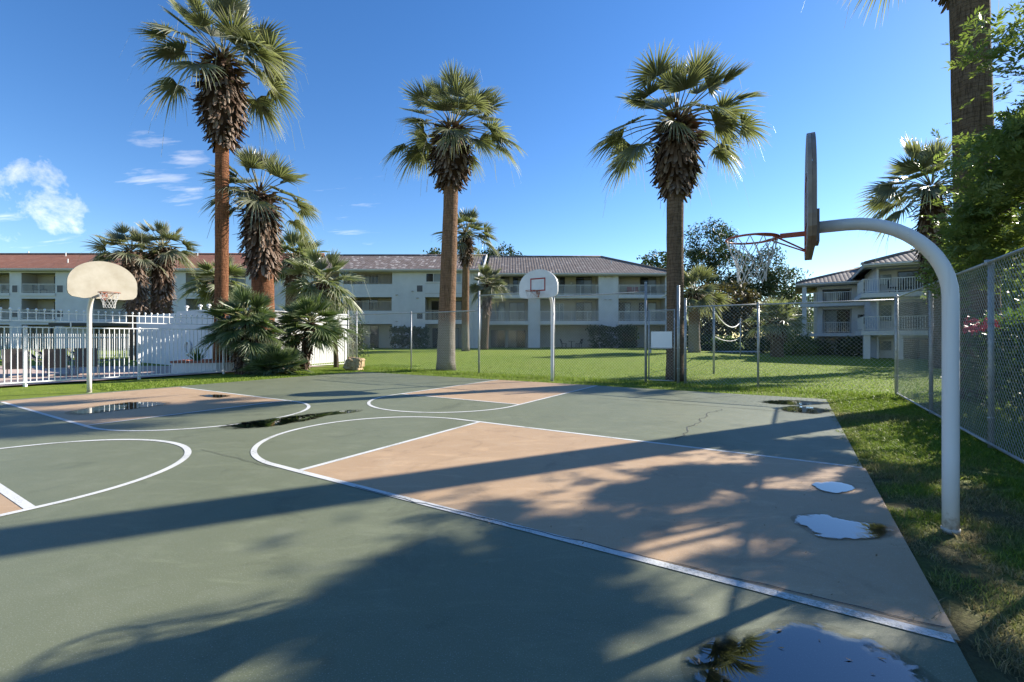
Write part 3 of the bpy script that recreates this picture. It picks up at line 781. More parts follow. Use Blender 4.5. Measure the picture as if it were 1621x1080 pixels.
# ------------------------------------------------------------------ chain link
def chain_lines(mb, p0, p1, z0, z1, d=.11, r=.0025):
    p0, p1 = Vector(p0), Vector(p1); e = (p1-p0); L = e.length; e.normalize(); nrm = Vector((-e.y, e.x, 0)); hgt = z1-z0
    k = -hgt
    while k < L:
        for sgn in (0, 1):
            s0, s1 = max(0, k), min(L, k+hgt)
            if s1-s0 > .01:
                za, zb = z0+(s0-k), z0+(s1-k)
                if sgn: sa, sb = L-s0, L-s1
                else: sa, sb = s0, s1
                a, b = p0+e*sa+Vector((0, 0, za)), p0+e*sb+Vector((0, 0, zb))
                off = nrm*(r if sgn else -r); a = a+off; b = b+off
                t = (b-a).normalized(); x = t.cross(nrm)
                v = [a+x*r, a-x*r*.5+nrm*r*.87, a-x*r*.5-nrm*r*.87, b+x*r, b-x*r*.5+nrm*r*.87, b-x*r*.5-nrm*r*.87]
                mb.add(v, [(0, 1, 4, 3), (1, 2, 5, 4), (2, 0, 3, 5)])
        k += d
def post(mb, p, z1, r=.032, z0=-.12, cap=True):
    p = Vector(p)
    mb.tube([p+Vector((0, 0, z0)), p+Vector((0, 0, z1))], r, 12)
    if cap: mb.sphere(p+Vector((0, 0, z1)), r*1.18, 10, 6, (1, 1, .8))
UP = Vector((0, 0, 1))
# ------------------------------------------------------------------ buildings
class Fr:
    """a facade plane: s along it, z up, dep into the building"""
    def __init__(s, o, e, n): s.o, s.e, s.n = Vector(o), Vector(e).normalized(), Vector(n).normalized()
    def P(s, a, z, dep=0): return s.o+s.e*a-s.n*dep+UP*z
    def box(s, mb, a0, a1, z0, z1, d0, d1): mb.obox(s.P(a0, z0, d0), s.e*(a1-a0), -s.n*(d1-d0), UP*(z1-z0))
def facade(root, fr, s0, s1, z0, z1, ops, depth=11, wm='stucco', inner='stucco_in'):
    S = sorted({s0, s1, *[o[0] for o in ops], *[o[1] for o in ops]}); Z = sorted({z0, z1, *[o[2] for o in ops], *[o[3] for o in ops]})
    S = [q for q in S if s0-1e-6 <= q <= s1+1e-6]; Z = [q for q in Z if z0-1e-6 <= q <= z1+1e-6]
    mb = MB()
    for a, b in zip(S, S[1:]):
        for c, d in zip(Z, Z[1:]):
            u, w = (a+b)/2, (c+d)/2
            if any(o[0] < u < o[1] and o[2] < w < o[3] for o in ops): continue
            mb.quad(fr.P(a, c), fr.P(b, c), fr.P(b, d), fr.P(a, d))
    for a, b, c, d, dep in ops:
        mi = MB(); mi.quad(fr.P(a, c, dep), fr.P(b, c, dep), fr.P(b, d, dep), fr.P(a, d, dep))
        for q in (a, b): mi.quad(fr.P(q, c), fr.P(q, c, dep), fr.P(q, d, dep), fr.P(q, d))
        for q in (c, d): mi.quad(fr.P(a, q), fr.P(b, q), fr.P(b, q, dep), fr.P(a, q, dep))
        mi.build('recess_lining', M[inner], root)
    for q in (s0, s1): mb.quad(fr.P(q, z0), fr.P(q, z0, depth), fr.P(q, z1, depth), fr.P(q, z1))
    mb.quad(fr.P(s0, z0, depth), fr.P(s1, z0, depth), fr.P(s1, z1, depth), fr.P(s0, z1, depth))
    mb.build('wall', M[wm], root)
def glazing(root, fr, a, b, z0, z1, dep, n=2, name='sliding_door', fm='dark_frame', gms=('glass', 'curtain2'), seed=0, t=.06):
    mb = MB(); w = (b-a)/n
    fr.box(mb, a, b, z1-t, z1, dep-.08, dep-.003); fr.box(mb, a, b, z0, z0+t, dep-.08, dep-.003)
    for i in range(n+1):
        q = a+w*i; fr.box(mb, max(a, q-t/2), min(b, q+t/2), z0+t, z1-t, dep-.075, dep-.003)
    o = mb.build(name, M[fm], root)
    for i in range(n):
        p = MB(); fr.box(p, a+w*i+t/2+.002, a+w*(i+1)-t/2-.002, z0+t+.002, z1-t-.002, dep-.04, dep-.02)
        p.build('pane', M[gms[i % len(gms)]], o)
    return o
def railing(root, fr, a, b, z0, z1, dep=.06, sp=.125, m='rail_white', th=.028):
    mb = MB(); fr.box(mb, a, b, z1-.05, z1, dep-.025, dep+.025); fr.box(mb, a, b, z0+.07, z0+.11, dep-.02, dep+.02)
    n = max(2, int((b-a)/sp))
    for i in range(n+1):
        q = a+(b-a)*i/n; big = i % 14 == 0
        w = .05 if big else th
        q = min(max(q, a+w/2), b-w/2)
        fr.box(mb, q-w/2, q+w/2, z0 if big else z0+.11, z1-.05, dep-w/2, dep+w/2)
    return mb.build('balcony_railing', M[m], root)
def vent(root, fr, a, b, z0, z1):
    mb = MB(); fr.box(mb, a-.05, b+.05, z0-.05, z0, -.03, .0); fr.box(mb, a-.05, b+.05, z1, z1+.05, -.03, 0); fr.box(mb, a-.05, a, z0, z1, -.03, 0); fr.box(mb, b, b+.05, z0, z1, -.03, 0)
    o = mb.build('vent_grille', M['white_frame'], root); mb = MB(); n = 6
    fr.box(mb, a, b, z0, z1, -.004, .0)
    for i in range(n): fr.box(mb, a+.001, b-.001, z0+(z1-z0)*(i+.2)/n, z0+(z1-z0)*(i+.55)/n, -.022, -.005)
    mb.build('slat_panel', M['vent'], o)
def roof(root, fr, s0, s1, z_e, ov, D, rise, m, hl=None, hr=None, per=.32, amp=.028, name='roof'):
    """ribbed tile slope from the eave (dep -ov) to the ridge (dep D); hl, hr: plan run of a hip at that end"""
    mb = MB(); run = D+ov; k = rise/run; n = int((s1-s0)/per*4); rows = 3
    cols = []
    for i in range(n+1):
        q = s0+(s1-s0)*i/n; f = 1.0
        if hl: f = min(f, (q-s0)/hl)
        if hr: f = min(f, (s1-q)/hr)
        f = max(f, .002); rib = amp*abs(math.sin(math.pi*(q-s0)/per))
        cols.append([fr.P(q, z_e+k*run*f*j/rows+rib, -ov+run*f*j/rows) for j in range(rows+1)])
    for a, b in zip(cols, cols[1:]):
        for j in range(rows): mb.quad(a[j], b[j], b[j+1], a[j+1])
    zr = z_e+rise
    sl, sr = s0+(hl or 0), s1-(hr or 0); B = D+run
    mb.quad(fr.P(sr, zr, D), fr.P(sl, zr, D), fr.P(s0, z_e, B), fr.P(s1, z_e, B))
    if hl: mb.add([fr.P(s0, z_e, -ov), fr.P(sl, zr, D), fr.P(s0, z_e, B)], [(0, 1, 2)])
    if hr: mb.add([fr.P(s1, z_e, -ov), fr.P(sr, zr, D), fr.P(s1, z_e, B)], [(0, 1, 2)])
    o = mb.build(name, M[m], root)
    mb = MB(); q = [fr.P(sl, zr+.05, D), fr.P(sr, zr+.05, D)]; mb.tube(q, .13, 8)
    if hl: mb.tube([fr.P(s0+.1, z_e+.1, -ov+.1), q[0]], .12, 8)
    if hr: mb.tube([fr.P(s1-.1, z_e+.1, -ov+.1), q[1]], .12, 8)
    mb.build('ridge_cap', M[m], o, True)
    mb = MB(); fr.box(mb, s0+.01, s1-.01, z_e-.24, z_e-.02, -ov+.02, -ov+.10); fr.box(mb, s0+.02, s1-.02, z_e-.26, z_e-.20, -ov+.1, .3)
    if hl: fr.box(mb, s0+.02, s0+.10, z_e-.24, z_e-.02, -ov+.10, B)
    if hr: fr.box(mb, s1-.10, s1-.02, z_e-.24, z_e-.02, -ov+.10, B)
    mb.build('eave_fascia', M['trim'], root)
    mb = MB(); fr.box(mb, s0, s1, z_e-.13, z_e-.01, -ov-.10, -ov+.018); mb.build('gutter', M['rail_white'], root)
    if not hl or not hr:
        mb = MB()
        for q, hh in ((s0+ov*.9, hl), (s1-ov*.9, hr)):
            if not hh: mb.add([fr.P(q, z_e-.2, 0), fr.P(q, z_e-.2, B-ov), fr.P(q, zr-.05, D)], [(0, 1, 2)])
        mb.build('gable_wall', M['stucco'], root)
    return o
def pipes(o, fr, lst):
    for s, z, d in lst:
        mb = MB(); mb.tube([fr.P(s, z-.3, d), fr.P(s, z+.45, d)], .06, 8); mb.build('vent_pipe', M['rail_white'], o)
def bldg(Yf, label, cat='apartment building', xb=0):
    o = empty('apartment_building', (xb, Yf, .3), label, cat, 'apartment buildings round the lawn')
    return o, Fr((-xb, 0, -.3), (1, 0, 0), (0, -1, 0))
def bx(Yf, x0, x1, y0, y1, dep=1.7): return (gx(x0, Yf), gx(x1, Yf), gz(y1, Yf), gz(y0, Yf), dep)
# --- the long red-roofed block on the left
YA = 50.0; oA, fA = bldg(YA, 'long white three storey block with a red tiled roof behind the pool', xb=gx(200, YA))
rowsA = [(432, 464), (473, 505), (514, 553)]
colsA = [(-130, -45), (-28, 15), (34, 87.5), (148, 246), (294, 389)]
ops = [bx(YA, c0, c1, y0, y1) for c0, c1 in colsA for y0, y1 in rowsA]
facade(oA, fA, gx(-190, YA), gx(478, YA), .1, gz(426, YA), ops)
for i, (c0, c1) in enumerate(colsA):
    for j, (y0, y1) in enumerate(rowsA):
        s0, s1, z0, z1, _ = bx(YA, c0, c1, y0, y1)
        w = s1-s0
        glazing(oA, fA, s0+w*.52, s0+w*.52+min(2.4, w*.44), z0+.02, z0+2.05 if z1-z0 > 2.2 else z1-.25, 1.7, 2, seed=i)
        if j < 2:
            railing(oA, fA, s0+.01, s1-.01, z0+.02, z0+1.02, .08, .13)
            mb = MB(); fA.box(mb, s0-.05, s1+.05, z0-.32, z0-.003, -.10, .5); mb.build('balcony_slab', M['stucco'], oA)
            r = random.Random(i*7+j); q = s0+w*(.15+.2*r.random())
            for k in range(2 if r.random() < .75 else 1):
                mb = MB(); fA.box(mb, q+k*.8, q+.5+k*.8, z0+.42, z0+.48, .5, 1.0); fA.box(mb, q+k*.8, q+.06+k*.8, z0+.48, z0+.95, .5, 1.0); fA.box(mb, q+.05+k*.8, q+.1+k*.8, z0+.01, z0+.42, .55, .6); fA.box(mb, q+.4+k*.8, q+.45+k*.8, z0+.01, z0+.42, .9, .95); mb.build('balcony_chair', M['dark'], oA)
for x0, x1, y0, y1 in ((19.5, 28, 452, 463), (90.5, 100, 452, 463), (267, 276, 451, 462), (19.5, 28, 492, 502), (90.5, 100, 492, 502), (267, 276, 492, 502)):
    vent(oA, fA, gx(x0, YA), gx(x1, YA), gz(y1, YA), gz(y0, YA))
zeA = gz(425, YA-.6)
rA = roof(oA, fA, gx(-195, YA), gx(478, YA)-.02, zeA, .6, 6, gz(403, YA+6)-zeA, 'roof_red')
pipes(rA, fA, [(gx(41, 56), zeA+2.7, 6.3), (gx(110, 52), zeA+1.0, 1.8), (gx(104, 55), zeA+2.3, 5), (gx(272, 52), zeA+1.1, 2), (gx(310, 55), zeA+2.3, 5.3)])
mb = MB(); fA.box(mb, gx(100, YA), gx(232, YA), gz(516.5, YA), gz(512, YA), -1.6, -.02)
for q in (101, 165, 230): fA.box(mb, gx(q, YA), gx(q, YA)+.15, .0, gz(517, YA), -1.5, -1.35)
mb.build('dark_canopy', M['dark'], oA)
# --- the mottled-roof block in the middle
YB = 49.0; oB, fB = bldg(YB, 'white block with mottled grey roof tiles and tan railings behind the middle palm', xb=gx(620, YB))
opsB = [bx(YB, 543.5, 621, 431.5, 450), bx(YB, 543, 620, 470.5, 492), bx(YB, 545, 621, 513, 553), bx(YB, 505, 537, 468, 496), bx(YB, 505, 537, 431.5, 452), bx(YB, 673, 731, 470.5, 506.5), bx(YB, 673, 731, 513, 553)]
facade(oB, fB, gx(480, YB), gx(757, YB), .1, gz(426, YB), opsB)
for i, o in enumerate(opsB[:5]):
    s0, s1, z0, z1, _ = o
    if i != 2: railing(oB, fB, s0+.01, s1-.01, z0+.01, z1-(.42 if i == 1 else .02), .1, .15, 'rail_tan', .035)
    glazing(oB, fB, s0+.5, s0+(s1-s0)*.62, z0+.02, z1-.1, 1.7, 3, gms=('glass', 'curtain', 'glass'))
s0, s1, z0, z1, _ = opsB[5]
railing(oB, fB, s0+.01, s1-.01, z0+.01, z0+1.05, .1, .14, 'rail_tan', .035); glazing(oB, fB, s0+.4, s0+2.0, z0+.02, z1-.3, 1.7, 2, gms=('glass', 'curtain')); glazing(oB, fB, s0+2.3, s1-.2, z0+.02, z1-.3, 1.7, 2, gms=('curtain', 'glass'))
s0, s1, z0, z1, _ = opsB[6]
glazing(oB, fB, s0+.5, s1-.5, z0+.02, z1-.4, 1.7, 4, gms=('glass', 'curtain2', 'glass', 'curtain'))
for x0, x1 in ((674.5, 698), (716, 730)): glazing(oB, fB, gx(x0, YB), gx(x1, YB), gz(447, YB), gz(432.5, YB), .0, 2, 'window', 'white_frame', ('glass', 'curtain'))
mb = MB()
for x0, x1, y0, y1 in ((673, 731, 464.2, 464.9), (673, 731, 449, 449.6)): fB.box(mb, gx(x0, YB), gx(x1, YB), gz(y1, YB), gz(y0, YB), -.02, 0)
mb.build('wall_groove_trim', M['trim'], oB)
for x0, x1, y0, y1 in ((660, 669, 452, 462), (660, 669, 495, 505)): vent(oB, fB, gx(x0, YB), gx(x1, YB), gz(y1, YB), gz(y0, YB))
for x, y in ((628, 467), (653, 461.5), (661, 472), (628, 509)):
    mb = MB(); c = fB.P(gx(x, YB), gz(y, YB), -.06); mb.sphere(c, .11, 8, 6, (1.3, .7, .6)); mb.build('wall_fixture', M['trim'], oB)
mb = MB(); mb.tube([fB.P(gx(748, YB), .1, -.06), fB.P(gx(748, YB), gz(428, YB), -.06)], .06, 8); mb.build('downpipe', M['rail_white'], oB)
zeB = gz(426, YB-.6)
rB = roof(oB, fB, gx(478, YB)+.02, gx(757, YB)+.5, zeB, .6, 6.4, gz(405, YB+6.4)-zeB, 'roof_grey')
mb = MB(); q = gx(757, YB)+.5
mb.obox(fB.P(q+.01, zeB-.12, -.6), fB.e*.12, fB.P(0, gz(405, YB+6.4)-zeB, 7.0)-fB.P(0, 0, 0), UP*.3); mb.build('rake_board', M['fence_white'], rB)
pipes(rB, fB, [(gx(600, 54), zeB+1.9, 5.2), (gx(706, 52), zeB+1.4, 3)])
# --- the block with long balconies right of it
YC = 51.0; oC, fC = bldg(YC, 'white block with long balconies and a hipped brown roof behind the far hoop', xb=gx(900, YC))
BC = [(769, 947.5, 434.5, 466.5), (979, 1053, 436, 466.5), (769, 836, 473, 508), (855, 947.5, 473, 508), (979, 1053, 473, 508), (769, 836, 515, 553), (855, 947.5, 515, 553), (979, 1053, 515, 553)]
opsC = [bx(YC, *b) for b in BC]
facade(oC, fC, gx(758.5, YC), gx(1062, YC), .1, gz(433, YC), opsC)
for i, o in enumerate(opsC):
    s0, s1, z0, z1, _ = o
    if i < 5:
        railing(oC, fC, s0+.01, s1-.01, z0+.01, z0+1.08, -.12, .125)
        mb = MB(); fC.box(mb, s0-.03, s1+.03, z0-.40, z0-.004, -.22, -.003); mb.build('balcony_slab', M['stucco'], oC)
def gC(x0, x1, row, n, gm, top=2.15, fm='dark_frame'):
    z0 = {0: gz(466.5, YC), 1: gz(508, YC), 2: gz(553, YC)}[row]+.02
    glazing(oC, fC, gx(x0, YC), gx(x1, YC), z0, z0+top, 1.7, n, gms=gm, fm=fm)
for a in ((790, 806, 0, 2, ('glass', 'curtain2')), (812, 828, 0, 2, ('glass', 'curtain2')), (881, 897, 0, 2, ('curtain', 'glass')), (915, 941, 0, 2, ('glass', 'curtain2')),
          (776, 799, 1, 2, ('curtain', 'curtain')), (806, 831, 1, 2, ('curtain2', 'glass')), (881, 895, 1, 2, ('curtain', 'curtain'), 2.1, 'white_frame'), (915, 941, 1, 2, ('glass', 'curtain2')),
          (984, 1004, 1, 2, ('curtain2', 'curtain')), (1018, 1046, 1, 2, ('glass', 'curtain')), (776, 799, 2, 2, ('curtain2', 'glass')), (804, 832, 2, 2, ('curtain2', 'glass')), (990, 1015, 2, 2, ('glass', 'glass')), (1020, 1046, 0, 2, ('glass', 'curtain2'))): gC(*a)
for x, m_ in ((1000, 'red_cloth'), (1010, 'red_cloth'), (1027, 'dark'), (1038, 'dark'), (905, 'rail_tan'), (812, 'dark')):
    mb = MB(); q = gx(x, YC); z0 = gz(466.5 if x != 905 else 508, YC)+.02
    fC.box(mb, q-.3, q+.3, z0+.40, z0+.48, .5, 1.0); fC.box(mb, q-.3, q+.3, z0+.48, z0+.95, .98, 1.04)
    for k in (-.27, .22):
        for d in (.52, .93): fC.box(mb, q+k, q+k+.05, z0, z0+.40, d, d+.05)
    mb.build('balcony_chair', M[m_], oC)
mb = MB(); c = fC.P(gx(907, YC), gz(446, YC), 1.6); mb.sphere(c, .14, 8, 6); mb.build('wall_lamp', M['rail_white'], oC)
for x, y in ((958, 438.5), (968, 438.5), (958, 474.5), (966, 474.5), (957, 516)):
    mb = MB(); fC.box(mb, gx(x, YC)-.12, gx(x, YC)+.12, gz(y, YC)-.05, gz(y, YC)+.06, -.12, 0); mb.build('wall_fixture', M['trim'], oC)
zeC = gz(432.5, YC-.6)
rC = roof(oC, fC, gx(757, YC)+.9, gx(1064, YC)+.3, zeC, .6, 6.6, gz(407, YC+6.6)-zeC, 'roof_brown', hr=7.0)
pipes(rC, fC, [(gx(931, 56), zeC+2.3, 5.6), (gx(972, 53), zeC+1.6, 3.4)])
# --- the wing on the right, turned like the court
oD = empty('apartment_building', (31, 41, -.2), 'stepped white wing with deep balconies on the right, nearest the chain link corner', 'apartment building', 'apartment buildings round the lawn')
eD = -V; nD = -U; O1 = Vector((28.7, 44.0, 0))-Vector((31, 41, 0))
f1 = Fr(O1, eD, nD)
ops1 = [(1.1, 3.35, 4.98, 6.35, 1.2), (1.1, 3.35, 2.2, 4.45, 1.2), (1.1, 3.35, .05, 1.8, 1.2)]
facade(oD, f1, .7, 14, 0, 6.85, ops1, 10, inner='stucco_wall')
for a, b, c, d, e in ops1:
    glazing(oD, f1, a+.25, b-.05, c+.02, d-.05, 1.2, 2, gms=('curtain', 'glass')); railing(oD, f1, -.55, b, c+.0, c+1.0, -1.15, .14) if c > 1 else None
for z0, z1 in ((5.5, 6.3), (2.95, 3.95)): glazing(oD, f1, 3.75, 5.2, z0, z1, 0, 1, 'window', 'white_frame', ('glass',))
glazing(oD, f1, 3.75, 5.2, .1, 1.8, 0, 2, gms=('glass', 'curtain2'))
for z in (4.95, 2.17): mb = MB(); f1.box(mb, -.7, 6.2, z-.28, z, -1.3, -.003); mb.build('balcony_slab', M['stucco'], oD)
for z0, z1 in ((0, 1.88), (2.18, 4.66), (4.96, 6.6)): mb = MB(); f1.box(mb, -.55, -.2, z0, z1, -1.2, -.85); mb.build('column', M['stucco'], oD)
roof(oD, f1, -1.1, 14.2, 6.88, 1.5, 4.6, 1.95, 'roof_brown', hl=6.1)
mb = MB(); f1.box(mb, 4.6, 5.7, 8.2, 9.1, 4.2, 5); f1.box(mb, 4.5, 5.8, 9.1, 9.25, 4.1, 5.1); mb.build('chimney', M['trim'], oD)
O2 = Vector((27.75, 34.6, 0))-Vector((31, 41, 0)); f2 = Fr(O2, eD, nD)
ops2 = [(.12, 5.3, 5.12, 7.0, 1.6), (.12, 5.3, 2.3, 4.6, 1.6), (.12, 5.3, .02, 1.8, 1.6)]
facade(oD, f2, 0, 9.5, 0, 7.3, ops2, 7, inner='stucco_wall')
for a, b, c, d, e in ops2:
    glazing(oD, f2, a+1.35, b-.1, c+.02, d-.12, 1.6, 3, gms=('glass', 'curtain2', 'glass')); glazing(oD, f2, a+.25, a+1.0, c+.7, d-.25, 1.6, 1, 'window', 'white_frame', ('curtain',))
    if c > 1:
        railing(oD, f2, -.95, 5.6, c, c+1.05, -.95, .14)
        sd = Fr(f2.P(-.95, 0, -.95), nD*-1, eD*-1); railing(oD, sd, .05, 3.2, c, c+1.05, 0, .14)
for z in (5.1, 2.28): mb = MB(); f2.box(mb, -1.05, 5.8, z-.33, z, -1.1, -.003); f2.box(mb, -1.05, -.003, z-.33, z, -.003, 3.4); mb.build('balcony_slab', M['stucco'], oD)
for a_, b_ in ((-.9, -.5), (.9, 1.4)): mb = MB(); f2.box(mb, a_, b_, 0, 1.94, -.95, -.55); mb.build('column', M['stucco'], oD)
for x in (.7, 1.6, 3.0):
    mb = MB(); f2.box(mb, x, x+.55, 5.5, 5.58, .0, .5); f2.box(mb, x, x+.06, 5.58, 6.1, .0, .5); f2.box(mb, x+.05, x+.1, 5.13, 5.5, .1, .15); f2.box(mb, x+.45, x+.5, 5.13, 5.5, .4, .45); mb.build('balcony_chair', M['dark'], oD)
roof(oD, f2, -.9, 10.4, 7.32, .9, 4.2, 1.75, 'roof_brown', hl=5.1, hr=5.1)
# ------------------------------------------------------------------ pool wall, planter, white fence
C0 = Vector((-14.2, 22.4, 0)); wl = empty('pool_wall', C0, 'white stucco wall around the pool plant, shaded blue on its left face', 'wall')
mb = MB(); e1 = V; th = .22
mb.obox(-U*0, V*10.3, U*th, UP*2.92); mb.obox(V*5.0+UP*2.92, -V*4.9, U*th, UP*.10)
mb.obox(-V*.001+U*0, -V*th, U*7.1, UP*2.95); mb.build('stucco_face', M['stucco_wall'], wl)
mb = MB(); mb.obox(-V*(th+.05)+UP*2.95-U*.05, V*(th+.10), U*7.2, UP*.08); mb.build('coping', M['fence_white'], wl)
for k, t in enumerate((4.1, 2.6, 1.7, .8)):
    mb = MB(); c = C0+V*t+U*.11+UP*3.02; mb.tube([c-UP*.05, c+UP*.16], .05, 8); mb.sphere(c+UP*.22, .11, 10, 6, (1, 1, .7))
    tag(mb.build('wall_cap_lamp', M['fence_white'], None, True), 'small white mushroom lamp on top of the pool wall', 'lamp', 'mushroom lamps on the pool wall')
mb = MB(); c = C0+V*3.6-U*.06+UP*1.05; mb.tube([c+V*.33*math.cos(t)+UP*.33*math.sin(t) for t in np.linspace(0, 6.28318, 25)[:-1]], .06, 8, closed=True)
tag(mb.build('life_ring', M['board_white'], None, True), 'pale life ring hung on the shaded pool wall', 'life ring')
mb = MB(); pl = [(-14.95, 19.95), (-13.15, 20.25), (-12.45, 21.0), (-13.6, 22.2), (-15.4, 21.5)]
po = empty('planter', (-13.9, 20.9, .02), 'low white planter with red brick coping behind the fence, around the tall palm', 'planter')
mb.prism([(x+13.9, y-20.9) for x, y in pl], (0, 0, 0), (1, 0, 0), (0, 1, 0), (0, 0, .44)); mb.build('planter_wall', M['planter'], po)
mb = MB(); cx_, cy_ = 0, 0
for i in range(5):
    a, b = [Vector((x+13.9, y-20.9, .441)) for x, y in (pl[i], pl[(i+1) % 5])]; n = (b-a).cross(UP).normalized(); d = (b-a)*.02
    mb.obox(a+n*.05+d, (b-a)*.96, -n*.3, UP*.09)
mb.build('brick_coping', M['brick'], po)
wfo = empty('picket_fence', FO, 'white steel picket fence with ball finials between court and pool', 'fence')
T0, T1 = -5.0, 12.6
mb = MB()
mb.obox(U*T0+UP*1.91-V*.02, U*(T1-T0), V*.04, UP*.04); mb.build('top_rail', M['fence_white'], wfo)
mb = MB(); mb.obox(U*T0+UP*.10-V*.02, U*(T1-T0), V*.04, UP*.04); mb.build('bottom_rail', M['fence_white'], wfo)
t = T0; mb = MB(); pk = 0
while t < T1: 
    mb.bar(U*t+UP*.14, U*t+UP*1.91, .02); t += .146
mb.build('picket', M['fence_white'], wfo)
for t in (-3.07, 0, 3.07, 6.14, 9.2, 12.56):
    mb = MB(); mb.bar(U*t-UP*.1+V*.045, U*t+UP*1.98+V*.045, .075); mb.build('post', M['fence_white'], wfo)
ex = MB(); TE = 6.6
for z in (2.13, 2.40): ex.obox(U*T0+UP*z-V*.016, U*(TE-T0), V*.032, UP*.032)
t = T0+.05
while t < TE:
    ex.bar(U*t+UP*2.13, U*t+UP*2.47, .02); ex.sphere(U*t+UP*2.515, .034, 8, 6, (1, 1, 1.45)); t += .2
for t in (-1.9, 1.1, 2.85, 5.9): ex.bar(U*t+UP*1.95, U*t+UP*2.13, .025)
ex.build('finial_topper', M['fence_white'], wfo)
# far side pool fence
pf = empty('picket_fence', (-31, 31, .03), 'distant white picket fence on the far side of the pool', 'fence')
mb = MB(); dd = Vector((.97, .24, 0))
for z in (.1, 1.55): mb.obox(-dd*8+UP*z, dd*20, Vector((-.01, .03, 0)), UP*.05)
for i in range(150): mb.bar(-dd*8+dd*i*.133+UP*.02, -dd*8+dd*i*.133+UP*1.8, .03)
mb.build('picket', M['fence_white'], pf)
# ------------------------------------------------------------------ loungers
def lounger(loc, rz, label, back=62):
    o = empty('sun_lounger', loc, label, 'lounger', 'sun loungers on the pool deck', rz)
    mb = MB()
    for x in (-.33, .33):
        mb.bar((x, 0, .34), (x, 1.35, .34), .035)
        for y in (.12, 1.22): mb.bar((x, y, 0), (x, y, .34), .03)
        a = math.radians(back); mb.bar((x, 0, .34), (x, -.8*math.cos(a), .34+.8*math.sin(a)), .035)
        mb.bar((x, .3, .3), (x, -.3*math.cos(a), .34+.3*math.sin(a)), .02)
    for y in (.1, 1.33): mb.bar((-.33, y, .34), (.33, y, .34), .03)
    mb.build('frame', M['lounge_frame'], o)
    a = math.radians(back); mb = MB(); c = Vector((-.315, .02, .355)); mb.obox(c, (.63, 0, 0), (0, -.8*math.cos(a), .8*math.sin(a)), (0, .012*math.sin(a), .012*math.cos(a))); mb.build('back_sling', M['sling'], o)
    mb = MB(); mb.obox((-.315, .04, .352), (.63, 0, 0), (0, 1.28, 0), (0, 0, .012)); mb.build('seat_sling', M['sling'], o)
    return o
for px, Y, rz, bk, lab in ((25, 17.6, .75, 72, 'taupe sling lounger seen from behind, leftmost along the white fence'), (88, 18.3, .72, 70, 'taupe sling lounger seen from behind, in the middle of the near row of three'), (137, 18.9, .7, 72, 'taupe sling lounger seen from behind, right behind the left hoop pole')):
    lounger((gx(px, Y), Y, .031), rz, lab, bk)
for i, (px, lab) in enumerate(((60, 'first'), (78, 'second'), (96, 'third'), (113, 'fourth'), (129, 'fifth'), (147, 'sixth'))):
    Y = 23.2+.25*i; lounger((gx(px, Y), Y, .031), -.95, 'dark lounger tilted sideways in the back row, %s from the left' % lab, 50)
# ------------------------------------------------------------------ chain link
CR = Vector((10.7, 12.66, 0))
def cf(t): return CR+V*t
cl = empty('chain_link_fence', CR, 'grey chain link fence along the far edge of the court, with the gate gap', 'fence', 'chain link fences')
def rel(p): return p-CR
def panel(root, org, p, q, z0, z1, ztop2=None, d=.115, r=.0026, rails=(1, 0)):
    mb = MB(); chain_lines(mb, p-org, q-org, z0, z1, d, r); mb.build('wire_mesh', M['wire'], root)
    if rails[0]:
        mb = MB(); mb.tube([p-org+UP*z1, q-org+UP*z1], .024, 8); mb.build('top_rail', M['galv'], root, True)
    if rails[1]:
        mb = MB(); mb.tube([p-org+UP*z0, q-org+UP*z0], .022, 8); mb.build('bottom_rail', M['galv'], root, True)
zg = .0
panel(cl, CR, cf(0), cf(3.39), .04, 2.64); panel(cl, CR, cf(3.39), cf(5.59), .04, 2.64)
panel(cl, CR, cf(6.94), cf(10.6), .04, 3.22); panel(cl, CR, cf(10.6), cf(14.3), .04, 3.45)
panel(cl, CR, cf(14.3), cf(18.4), .06, 2.78); panel(cl, CR, cf(18.4), cf(22.4), .08, 2.80)
for t, z, r in ((0, 2.74, .042), (3.39, 2.68, .032), (5.59, 2.9, .042), (5.82, 3.35, .05), (6.94, 3.55, .045), (10.6, 3.4, .03), (14.3, 3.62, .045), (18.4, 2.84, .032), (22.4, 2.98, .042)):
    mb = MB(); post(mb, rel(cf(t)), z, r)
    for z_ in (.5, 1.2, 1.9): mb.tube([rel(cf(t))+UP*z_, rel(cf(t))+UP*(z_+.03)], r*1.18, 10)
    mb.build('post', M['galv'], cl, True)
e0 = wf(12.75); panel(cl, CR, cf(22.4), e0, .08, 2.76); mb = MB(); post(mb, rel(e0), 3.1, .04); mb.build('post', M['galv'], cl, True)
gt = empty('chain_link_gate', cf(6.35), 'chain link gate with a blank white sign, in front of the right palm trunk', 'gate'); og = cf(6.35)
mb = MB(); p, q = cf(5.95)-og, cf(6.83)-og
for z in (.08, 1.25, 2.55): mb.tube([p+UP*z, q+UP*z], .02, 8)
for e in (p, q): mb.tube([e+UP*.08, e+UP*2.58], .024, 8)
mb.build('gate_frame', M['galv'], gt, True); mb = MB(); chain_lines(mb, p, q, .08, 2.55, .115, .0026); mb.build('wire_mesh', M['wire'], gt)
mb = MB(); c = q*.97+UP*1.1; mb.box(c.x-.04, c.x+.05, c.y-.09, c.y-.03, c.z-.06, c.z+.06); mb.build('latch', M['steel'], gt)
sg = empty('blank_sign', cf(6.38)-U*.05+UP*1.24, 'blank white rectangular sign hung on the chain link gate', 'sign')
mb = MB(); mb.obox(-V*.36, V*.72, -U*.004, UP*.56); pn = mb.build('sign_panel', M['sign'], sg)
mb = MB()
for a in (-.33, .31):
    for z in (.03, .51): mb.obox(V*a+UP*z-U*.0045, V*.02, -U*.004, UP*.02)
mb.build('bolt', M['steel'], pn)
